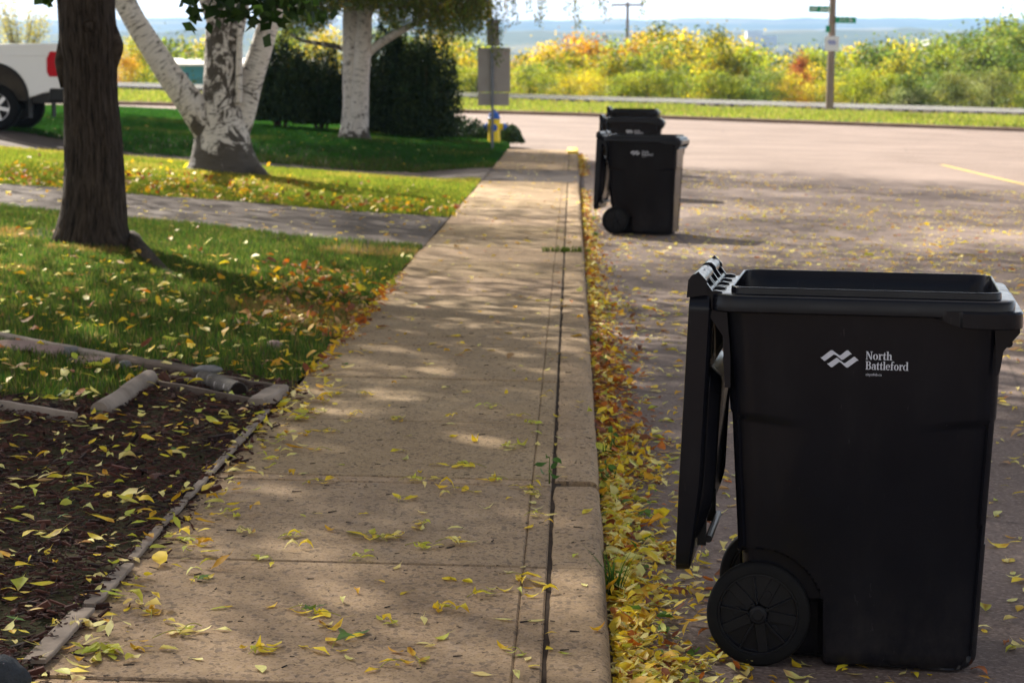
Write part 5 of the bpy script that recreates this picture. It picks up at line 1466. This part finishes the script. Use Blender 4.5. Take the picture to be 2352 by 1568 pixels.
board('edging_slat', (300, 1298), (366, 1222), 0.034, 0.012, 0.010, m_grey, 'short thin edging slat third from the camera', 'edging', GE, 0, 3)
board('edging_slat', (371, 1216), (424, 1160), 0.030, 0.012, 0.010, m_grey, 'shortest splintered edging slat in the middle of the row', 'edging', GE, 0, 4)
board('edging_slat', (428, 1155), (539, 1034), 0.030, 0.013, 0.012, m_grey, 'long thin edging slat fifth from the camera', 'edging', GE, 0, 5)
board('edging_slat', (541, 1031), (614, 950), 0.034, 0.014, 0.012, m_grey, 'thin edging slat just below the wooden end block', 'edging', GE, 0, 6)
board('wooden_block', (588, 942), (646, 908), 0.10, 0.045, 0.01, m_grey, 'short thick grey wooden block at the far corner of the mulch bed', 'block', None, 0, 7)
board('board', (362, 896), (586, 940), 0.022, 0.035, 0.015, m_brownw, 'thin brown board set on edge across the mulch bed', 'plank', None, 0, 8)
board('board', (-10, 944), (175, 976), 0.022, 0.045, 0.01, m_grey, 'grey board edging the small lawn at the left of the mulch', 'plank', None, 0, 9)
board('beam', (-10, 782), (272, 838), 0.055, 0.035, 0.015, m_grey, 'long weathered beam between the lawn and the flat stones', 'beam', None, 0, 10)
board('beam', (276, 842), (462, 874), 0.10, 0.05, 0.01, m_brownw, 'dark split beam right of the small grey stone', 'beam', None, 0, 11)
board('board', (497, 877), (634, 902), 0.03, 0.03, 0.01, m_brownw, 'thin brown board along the lawn behind the hollow log', 'plank', None, 0, 12)
board('board', (360, 872), (500, 892), 0.06, 0.02, 0.01, m_brownw, 'short brown board lying left of the hollow log', 'plank', None, 0, 13)
# grey round log
A, B = gp(228, 962, zg), gp(343, 888, zg)
mb = MB(); d = np.array(B - A)
limb(mb, [np.array((0, 0, .035)), d * .33 + np.array((0.01, 0, .037)), d * .66 + np.array((-.008, 0, .037)), d + np.array((0, 0, .04))], [0.040, 0.042, 0.041, 0.043], 20, 8, 0.12, 0.03, 3)
tag(mb.build('log', m_grey, None, tex=True, loc=A), 'grey round log lying between the small lawn and the mulch', 'log')
# hollow birch log
A, B = gp(468, 885, zg), gp(548, 918, zg)
lg = empty('hollow_log', A, 0, 'short white barked log with a dark hollow end', 'log')
d = np.array(B - A); mb = MB()
limb(mb, [np.array((0, 0, .035)), d * .5 + np.array((0, 0, .037)), d + np.array((0, 0, .04))], [0.040, 0.043, 0.046], 28, 6, 0.25, 0.05, 5, col=(0.7, 0.7, 0.7))
mb.build('bark', m_whitelog, lg, tex=True, color=True)
u = d / np.linalg.norm(d)
mb = MB(); mb.tube(tuple(d + np.array((0, 0, .04)) + u * .001), tuple(d + np.array((0, 0, .04)) + u * 0.004), 0.041, 0.039, 24); mb.build('hollow_end', m_hollow, lg)
def stone(name, p, r, mat, label, seed, flat=0.35, cat='stone'):
    A = gp(*p, zg)
    a = np.linspace(0, 2 * math.pi, 28, endpoint=False); rings = []
    for ph in np.linspace(-80, 80, 13):
        c, s = math.cos(R_(ph)) ** 0.6, math.sin(R_(ph))
        P = np.stack([np.cos(a) * c, np.sin(a) * c * .75, np.full(28, s)], 1)
        k = 0.72 + 0.56 * fbm(P * 1.3 + seed, 3, seed)
        rings.append(P * k[:, None] * np.array([r, r, r * flat]) + np.array([0, 0, r * flat * .55]))
    mb = MB(); mb.loft(rings, True, True)
    return tag(mb.build(name, mat, None, angle=60, loc=A), label, cat)
stone('flat_stone', (45, 806), 0.16, m_stone, 'long flat pinkish stone at the left end of the beam', 3, 0.22)
stone('flat_stone', (118, 818), 0.10, m_stone, 'small flat pink stone in the middle of the beam', 5, 0.35)
stone('flat_stone', (162, 820), 0.06, m_stoneg, 'dark rounded stone beside the small pink flat stone', 6, 0.6)
stone('flat_stone', (225, 834), 0.16, m_stone, 'long tan flat stone below the beam', 8, 0.16)
stone('small_stone', (290, 850), 0.045, m_stoneg, 'small pale grey stone at the end of the long beam', 9, 0.7)
stone('small_stone', (478, 882), 0.07, m_stoneg, 'pale bluish slab on top of the hollow log', 10, 0.3).location.z += 0.06
stone('boulder', (-6, 1585), 0.080, m_boulder, 'dark blue grey boulder at the near corner of the mulch bed', 12, 0.7, 'boulder')
stone('rock', (630, 800), 0.05, m_stone, 'reddish brown rock in the grass near the sidewalk edge', 14, 0.6)

# ================================================================== FALLEN LEAVES
m_litter = leaf_mat('fallen_leaf', 0.3, 1.2, 0.55)
_t = np.array([0, .22, .5, .78, 1.0]); _w = np.array([0, .78, 1.0, .6, 0])
def leaf_geo(pos, size, cols, yaw=None, tilt=0.12, narrow=(0.22, 0.50), stalk=True, curl=0.3):
    n = len(pos); pos = np.asarray(pos, float)
    L = np.asarray(size) * np.ones(n); W = L * RNG.uniform(*narrow, n) / 2
    yaw = RNG.uniform(0, 6.283, n) if yaw is None else yaw
    fold = np.where(RNG.uniform(size=n) < .16, RNG.uniform(.5, 1.1, n), RNG.uniform(-0.12, 0.32, n))
    wf = np.stack([RNG.uniform(.55, 1.25, n), RNG.uniform(.85, 1.1, n), RNG.uniform(.45, 1.5, n)], 0); cu = RNG.normal(0, curl, n); tw = RNG.normal(0, curl * 0.6, n)
    pit = RNG.normal(0, tilt, n); rol = RNG.normal(0, tilt * 1.3, n)
    pts = []
    def P(t, side, w):
        x = (t - .5) * L; y = side * w * W
        z = np.abs(y) * fold + cu * L * (t - .5) ** 2 * 1.6 + tw * y * (t - .5) * 2
        return np.stack([x, y, z], 1)
    for k in range(5): pts.append(P(_t[k], 0, 0))
    for s in (1, -1):
        for k in (1, 2, 3): pts.append(P(_t[k], s, _w[k] * wf[k - 1] * (1 + 0.16 * RNG.normal(size=n))))
    sl = RNG.uniform(.15, .55, n) * L if stalk else 0.02 * L
    b = pts[0]
    pts.append(b + np.stack([-sl, sl * RNG.normal(0, .3, n), sl * RNG.uniform(0, .35, n)], 1)); pts.append(b + np.stack([0 * L, 0.014 * L + .0006, 0 * L], 1))
    V = np.stack(pts, 1)                                          # n,13,3
    cr, sr = np.cos(rol)[:, None], np.sin(rol)[:, None]
    y, z = V[..., 1] * cr - V[..., 2] * sr, V[..., 1] * sr + V[..., 2] * cr; x = V[..., 0]
    cp, sp_ = np.cos(pit)[:, None], np.sin(pit)[:, None]
    x, z = x * cp - z * sp_, x * sp_ + z * cp
    z = z - z.min(1)[:, None]
    cy, sy = np.cos(yaw)[:, None], np.sin(yaw)[:, None]
    V = np.stack([x * cy - y * sy + pos[:, :1], x * sy + y * cy + pos[:, 1:2], z + pos[:, 2:3]], -1).reshape(-1, 3)
    tri = np.array([(0, 1, 5), (1, 6, 5), (1, 2, 6), (2, 7, 6), (2, 3, 7), (3, 4, 7), (0, 8, 1), (1, 8, 9), (1, 9, 2), (2, 9, 10), (2, 10, 3), (3, 10, 4), (0, 12, 11)])
    F = (np.arange(n) * 13)[:, None, None] + tri[None]
    Cc = np.repeat(np.asarray(cols)[:, None, :], 13, 1)
    Cc = Cc * (1 + RNG.normal(0, 0.10, (n, 13, 1)))
    spot = RNG.uniform(size=(n, 13)) < 0.05
    Cc = np.where(spot[..., None], Cc * np.array([.45, .3, .4]), Cc)
    tip = RNG.uniform(size=n) < 0.25
    Cc[tip, 3:5] *= np.array([0.75, 0.5, 0.6])
    return V, F.reshape(-1, 3), np.clip(Cc, 0, 1).reshape(-1, 3)
YEL, PALE, GOLD, LIM, GRN, ORG, BRN, TAN = (0.80, 0.60, 0.035), (0.80, 0.70, 0.24), (0.66, 0.38, 0.02), (0.54, 0.54, 0.06), (0.10, 0.20, 0.03), (0.46, 0.135, 0.015), (0.22, 0.070, 0.025), (0.48, 0.29, 0.12)
def litter(name, x, y, zf, size, cols, w, label, tilt=0.12, lift=0.002, narrow=(0.24, 0.55), kind='stuff'):
    n = len(x)
    V, F, c = leaf_geo(np.stack([x, y, zf + lift], 1), size * np.clip(RNG.lognormal(-.12, .33, n), .4, 1.7), pal(n, cols, w, .16), None, tilt, narrow)
    mb = MB(); mb.add(V, F, c)
    return tag(mb.build(name, m_litter, None, smooth=True, angle=180, color=True), label, 'fallen leaves', kind=kind)

# drift in the gutter
n = 27000
y = 4.8 + 42 * RNG.uniform(size=n) ** 2.2
x = 0.125 + np.abs(RNG.normal(0, 1, n)) * (0.085 + 0.075 * np.clip(1.2 - y / 30, .2, 1)) * (0.75 + 0.5 * n2(y * 0 + 1, y, 0.7, 61))
clump = n2(x, y, 1.3, 63)
k = (np.abs(x + 0.0277 * y) < 0.26 * y + .5) & (RNG.uniform(size=n) < np.clip(1.25 - (x - .12) * 2.0, .08, 1) * np.where(clump + .5 * n2(x, y, 5, 88) < .66 + .25 * (x < .22), 1, .35) * np.where(y > 17, 0.35 + 0.4 * (clump > .5), 1)) & (x < 1.3) & ~((y > 32.8) & (y < 37.4))
x, y = x[k], y[k]
h = 0.055 * np.exp(-((x - .12) / .13)) * RNG.uniform(size=len(x))
rusty = np.clip((y - 8.3) / 2.5, 0, 1) * np.clip((16.5 - y) / 3, 0, 1) + np.clip((y - 15) / 10, 0, .7)
c0 = pal(len(x), [YEL, PALE, GOLD, LIM, GRN, ORG, BRN], [5, 5, 2.0, 1.8, .4, 1.0, 1.0], .2)
c1 = pal(len(x), [YEL, GOLD, ORG, BRN, TAN, LIM], [1, 1.5, 4, 2.4, 1.2, .5], .16)
cc = np.where((RNG.uniform(size=len(x)) < rusty * .85)[:, None], c1, c0)
V, F, cv = leaf_geo(np.stack([x, y, road_z(x, y) + 0.003 + h], 1), .044 * np.clip(RNG.lognormal(-.12, .42, len(x)), .35, 1.8), cc, None, 0.26, (.24, .6))
mb = MB(); mb.add(V, F, cv)
tag(mb.build('leaf_drift', m_litter, None, smooth=True, angle=180, color=True), 'thick drift of yellow leaves heaped in the gutter along the kerb', 'fallen leaves', kind='stuff')
# over the road
n = 13000
y = 5 + 38 * RNG.uniform(size=n) ** 1.2; x = 0.4 + (0.25 * y) * RNG.uniform(size=n)
k = (RNG.uniform(size=n) < np.where(y < 11, .20 + .2 * (x < 1), np.where(y < 14, .5, 1)) * (0.25 + 0.75 * (n2(x, y, .45, 66) > .45))) & (y < 44 - 1.2 * np.clip(x, 0, 8))
x, y = x[k], y[k]
litter('road_leaves', x, y, road_z(x, y), 0.062, [YEL, PALE, GOLD, LIM, ORG, TAN], [4, 4.5, 1.5, 1.2, .6, 1.2], 'yellow leaves scattered over the asphalt around the bins')
# on the lawns
n = 2600
x, y = scatter(n, -6.5, -1.3, 9.8, 19.8, lambda x, y: ~in_mulch(x, y), lambda x, y: np.clip(1.25 - (y - 10) / 8, .16, 1) * (.45 + .55 * (n2(x, y, .9, 70) > .45)))
litter('lawn_leaves', x, y, lawn_z(x, y) + .028, .062, [YEL, PALE, GOLD, LIM, ORG, BRN, TAN], [6, 3, 3, 1.5, 1, .8, 1], 'yellow leaves scattered over the shaded near lawn', .28, 0.0, (.4, .62))
x, y = scatter(1500, -3.2, -1.25, 12.6, 17.2, None, lambda x, y: np.clip(1 - np.abs(x + 1.7 - (y - 14.5) * -.12) / .6, 0, 1))
litter('lawn_leaves', x, y, lawn_z(x, y) + .02, .060, [ORG, TAN, GOLD, BRN], [3, 3, 2.5, 1], 'orange and tan leaves gathered where the near lawn meets the walk', .4, 0.0, (.4, .6))
x, y = scatter(5200, -11, -1.25, 23.9, 33, None, lambda x, y: np.clip(np.exp(-((y - 23.9) / 2.3) ** 2) + .04 + .5 * np.exp(-((x - b1.x) / 1.6) ** 2 - ((y - 27.3) / 1.5) ** 2) + 0.35 * np.exp(-((y - 27.0) / 1.5) ** 2) * (x < -4.2), 0, 1))
litter('lawn_leaves', x, y, lawn_z(x, y) + .035, .068, [YEL, GOLD, ORG, TAN, BRN, PALE], [4, 4, 2.2, 2, 1.2, 1], 'golden leaves strewn along the driveway edge below the forked birch', .45, 0.0, (.45, .65))
x, y = scatter(420, -9, -1.4, 19.9, 23.9)
x2, y2 = scatter(260, -12, -1.5, 37.4, 47)
litter('corner_lawn_leaves', x2, y2, lawn_z(x2, y2) + .03, .07, [YEL, GOLD, TAN, PALE], [3, 3, 2, 2], 'few pale leaves on the dark corner lawn')
litter('driveway_leaves', x, y, lawn_z(x, y) + .02, .065, [YEL, PALE, GOLD, TAN], [3, 4, 2, 1.5], 'pale leaves scattered on the near driveway')
x, y = scatter(1500, -3.6, -1.36, 4.7, 11, in_mulch, lambda x, y: 0.25 + .75 * (n2(x, y, 1.7, 74) > .42))
litter('mulch_leaves', x, y, lawn_z(x, y) + .03, .058, [YEL, PALE, LIM, GOLD, GRN, TAN], [5, 4.5, 2.2, 1.3, .5, .6], 'yellow leaves scattered over the bark mulch', .2, 0.0)
x, y = RNG.normal(-1.30, .10, 330), RNG.uniform(4.9, 11.5, 330); k = x > -1.42; x, y = x[k], y[k]
litter('walk_edge_leaves', x, y, walk_z(x, y) + .01, .06, [YEL, PALE, LIM, GOLD], [5, 4, 2, 1.5], 'yellow leaves caught along the edging of the mulch bed', .2, 0.0)
y = 12 + 34 * RNG.uniform(size=520) ** 1.3; x = RNG.uniform(-1.36, .1, 520)
litter('walk_leaves', x, y, walk_z(x, y), .058, [PALE, YEL, GOLD, TAN, ORG], [4, 4, 2, 2, .7], 'small leaves scattered on the far stretch of the sidewalk')
y = 7.5 + 9.5 * RNG.uniform(size=420); x = -1.375 + np.abs(RNG.normal(0, .045, 420)); k = y > 11; x, y = x[k], y[k]
litter('walk_edge_leaves', x, y, walk_z(x, y), .055, [GOLD, ORG, TAN, YEL, BRN], [3, 2, 2, 3, 1], 'brownish leaves along the grass edge of the sidewalk', .3, 0.004)

# leaves lying singly on the near walk and kerb: each a thing of its own
def zwalk(x, y): return float(walk_z(x, y)) + 0.0025
LKIND = [('yellow', YEL, 4), ('pale yellow', PALE, 4), ('lime green', LIM, 2.2), ('golden', GOLD, 1.6), ('green', GRN, .45)]
lw = np.array([k[2] for k in LKIND]); lw = lw / lw.sum()
panel_names = [(5.34, 6.75, 'first'), (6.75, 8.27, 'second'), (8.27, 9.68, 'third'), (9.68, 11.1, 'fourth'), (11.1, 12.5, 'fifth')]
def panel(y):
    for a, b, nm in panel_names:
        if a <= y < b: return nm
    return 'first'
def one_leaf(x, y, kind, size, sprig=False, narrow=(0.28, 0.42)):
    nm, col, _ = LKIND[kind]
    V, F, c = [], [], []
    P0 = np.zeros((1, 3)); mb = MB()
    if not sprig:
        v, f, cc = leaf_geo(P0, np.array([size]), pal(1, [col], None, .12), None, 0.09, narrow, True, .45); mb.add(v, f, cc)
    else:
        ya = RNG.uniform(0, 6.28); L = size * RNG.uniform(1.1, 1.7); dx, dy = math.cos(ya), math.sin(ya)
        bow = RNG.normal(0, .10)
        st = [(dx * L * (t - .5) - dy * bow * L * 4 * t * (1 - t), dy * L * (t - .5) + dx * bow * L * 4 * t * (1 - t), .006 + .012 * math.sin(t * 3.1)) for t in np.linspace(0, 1, 7)]
        for p, q in zip(st[:-1], st[1:]): mb.tube(p, q, .0013, .0011, 5, False, col=(0.36, 0.34, 0.05))
        k = int(RNG.integers(2, 5))
        for i in range(k):
            for s in (-1, 1):
                if RNG.uniform() < .28: continue
                t = 0.42 + .55 * i / k; idx = min(int(t * 6), 5); b = np.array(st[idx])
                yw = ya + s * RNG.uniform(.5, 1.1); sz = size * RNG.uniform(.6, .95)
                v, f, cc = leaf_geo(np.array([[b[0] + math.cos(yw) * sz * .5, b[1] + math.sin(yw) * sz * .5, .001 + RNG.uniform(0, .006)]]), np.array([sz]), pal(1, [col, YEL, LIM], [3, 1, 1], .15), np.array([yw]), .13, narrow, False, .45); mb.add(v, f, cc)
        b = np.array(st[-1]); sz = size
        v, f, cc = leaf_geo(np.array([[b[0] + dx * sz * .5, b[1] + dy * sz * .5, .002]]), np.array([sz]), pal(1, [col], None, .12), np.array([ya]), .10, narrow, False, .45); mb.add(v, f, cc)
    o = mb.build('leaf_sprig' if sprig else 'fallen_leaf', m_litter, None, smooth=True, angle=180, color=True, loc=(x, y, zwalk(x, y)))
    place = 'the kerb top' if x > -0.07 else ('the strip beside the joint' if x > -0.16 else ('the left side of the walk' if x < -0.9 else 'the middle of the walk'))
    what = f'{nm} leaf sprig' if sprig else f'single {nm} leaf'
    tag(o, f'{what} on {place}, {panel(y)} slab', 'leaf', f'{nm} {"sprigs" if sprig else "leaves"} lying on the near walk')
for i in range(150):
    y = 5.45 + 6.8 * RNG.uniform() ** 1.35
    x = RNG.uniform(-1.30, 0.09) if RNG.uniform() < .86 else RNG.uniform(-.16, -.05)
    if x > -.05 and RNG.uniform() < .35: continue
    one_leaf(x, y, int(RNG.choice(5, p=lw)), RNG.uniform(.038, .070))
for i in range(46):
    y = 5.5 + 5.0 * RNG.uniform() ** 1.3; x = RNG.uniform(-1.25, -.12)
    one_leaf(x, y, int(RNG.choice(5, p=np.array([4, 2, 4, 1.2, .6]) / 11.8)), RNG.uniform(.048, .072), True)
for px, py, kd, sz, spg in ((790, 1480, 4, .085, True), (735, 1500, 0, .085, False), (1350, 1178, 0, .07, False), (890, 1432, 0, .075, False), (1190, 1330, 0, .085, True), (1060, 1130, 0, .08, True), (1075, 1075, 0, .09, True), (860, 1240, 2, .09, True), (700, 965, 2, .08, True), (240, 1495, 2, .10, True), (1320, 1278, 2, .05, False)):
    p = gp(px, py, walk_z); one_leaf(p.x, p.y, kd, sz, spg)
# twigs and bark crumbs on the slabs
mb = MB()
for i in range(520):
    y = 5.3 + 9 * RNG.uniform() ** 1.6; x = RNG.uniform(-1.34, .09); L = min(RNG.lognormal(math.log(.009), .6), .035); a = RNG.normal(.1, .7)
    z = float(walk_z(x, y)) + .0015; c = (0.03, .022, .018) if RNG.uniform() < .8 else (.09, .06, .045)
    mb.tube((x, y, z), (x + L * math.cos(a), y + L * math.sin(a), z + RNG.uniform(0, .002)), L * .06 + .0007, L * .035 + .0005, 5, True, col=c)
tag(mb.build('twig_debris', m_mulch, None, smooth=False, color=True), 'dark twig bits and bark crumbs scattered on the sidewalk', 'debris', kind='stuff')

# weeds in the gutter and in the joint
def tuft(p, n, h, lean, label, name='grass_tuft', cols=((0.045, 0.105, 0.016), (0.09, 0.15, 0.02))):
    mb = MB()
    for k in range(n):
        a = RNG.uniform(0, 6.28); hh = h * RNG.uniform(.45, 1.1); l = hh * lean * RNG.uniform(.2, 1)
        w = .0035; c = pal(1, cols, None, .2)[0]; bx, by = RNG.normal(0, .012, 2)
        pts = [(bx + math.cos(a) * l * t ** 2, by + math.sin(a) * l * t ** 2, hh * t * (1 - .15 * t * lean)) for t in (0, .35, .7, 1)]
        s = np.array([-math.sin(a), math.cos(a), 0]) * w
        V = []
        for t, q in zip((1, .9, .6, .08), pts): V += [np.array(q) - s * t, np.array(q) + s * t]
        mb.add(V, [(0, 1, 3, 2), (2, 3, 5, 4), (4, 5, 7, 6)], np.repeat(c[None], 8, 0))
    return tag(mb.build(name, m_grass, None, smooth=False, color=True, loc=p), label, 'weed')
def rg(px, py):
    p = gp(px, py, road_z); return p
for px, py, n, h, ln, lb in ((1412, 1380, 34, .20, .7, 'tall grass tuft growing from the gutter beside the near wheel'), (1392, 1060, 26, .10, .6, 'small grass tuft in the gutter leaves midway along the kerb'), (1372, 800, 30, .09, .6, 'grass tuft at the kerb foot beside the rusty leaves'), (1352, 590, 60, .10, .9, 'weed clump at the kerb foot near the second bin'), (1368, 545, 40, .09, .8, 'weeds among orange leaves left of the second bin wheel')):
    tuft(rg(px, py), n, h, ln, lb)
def weed(p, label):
    mb = MB()
    for k in range(7):
        a = k * 2.4; L = RNG.uniform(.035, .055)
        v, f, c = leaf_geo(np.array([[math.cos(a) * L * .6, math.sin(a) * L * .6, .02 + .012 * k]]), np.array([L]), pal(1, [(0.06, .14, .02), (.10, .19, .03)], None, .15), np.array([a]), .5, (.35, .5), False, .8); mb.add(v, f, c)
    mb.tube((0, 0, 0), (0, 0, .10), .003, .0015, 6, True, col=(.12, .18, .03))
    return tag(mb.build('broad_leaf_weed', m_litter, None, smooth=True, angle=180, color=True, loc=p), label, 'weed')
weed(rg(1405, 1045), 'green broad leaved weed sprouting in the gutter leaves'); weed(rg(1392, 1120), 'green weed sprig at the kerb foot below the broad leaved one'); weed(rg(1388, 850), 'green weed sprouting among the rusty gutter leaves')
p = gp(1262, 1110, walk_z); weed(p, 'green sprig standing in the joint between walk and kerb')
for k in range(9):
    p = gp(1262 + 9 * k, 578, walk_z)
mb = MB(); P = []
xs = RNG.uniform(-.27, .09, 160); q = gp(1300, 578, walk_z)
blades(mb, xs, np.full(160, q.y) + RNG.normal(0, .02, 160), np.full(160, q.z), .05, .010, pal(160, [GREEN, LIME]), 1.0)
tag(mb.build('joint_grass', m_grass, None, smooth=False, color=True), 'strip of grass growing across the walk in the slab joint', 'grass', kind='stuff')

# ================================================================== HAZE
g = bpy.data.materials.new('haze_air'); g.use_nodes = True; nt = g.node_tree
nt.nodes.remove(nt.nodes['Principled BSDF'])
pv = nt.nodes.new('ShaderNodeVolumePrincipled'); pv.inputs['Color'].default_value = (0.34, 0.60, 1.0, 1); pv.inputs['Density'].default_value = HAZE
pv.inputs['Anisotropy'].default_value = 0.0
nt.links.new(pv.outputs[0], nt.nodes['Material Output'].inputs['Volume'])
mb = MB(); mb.box((0, 4600, 100), (9600, 9700, 300))
hz = mb.build('haze', g, None, smooth=False); hz['kind'] = 'stuff'; hz['label'] = 'thin blue haze over the far valley'; hz['category'] = 'haze'
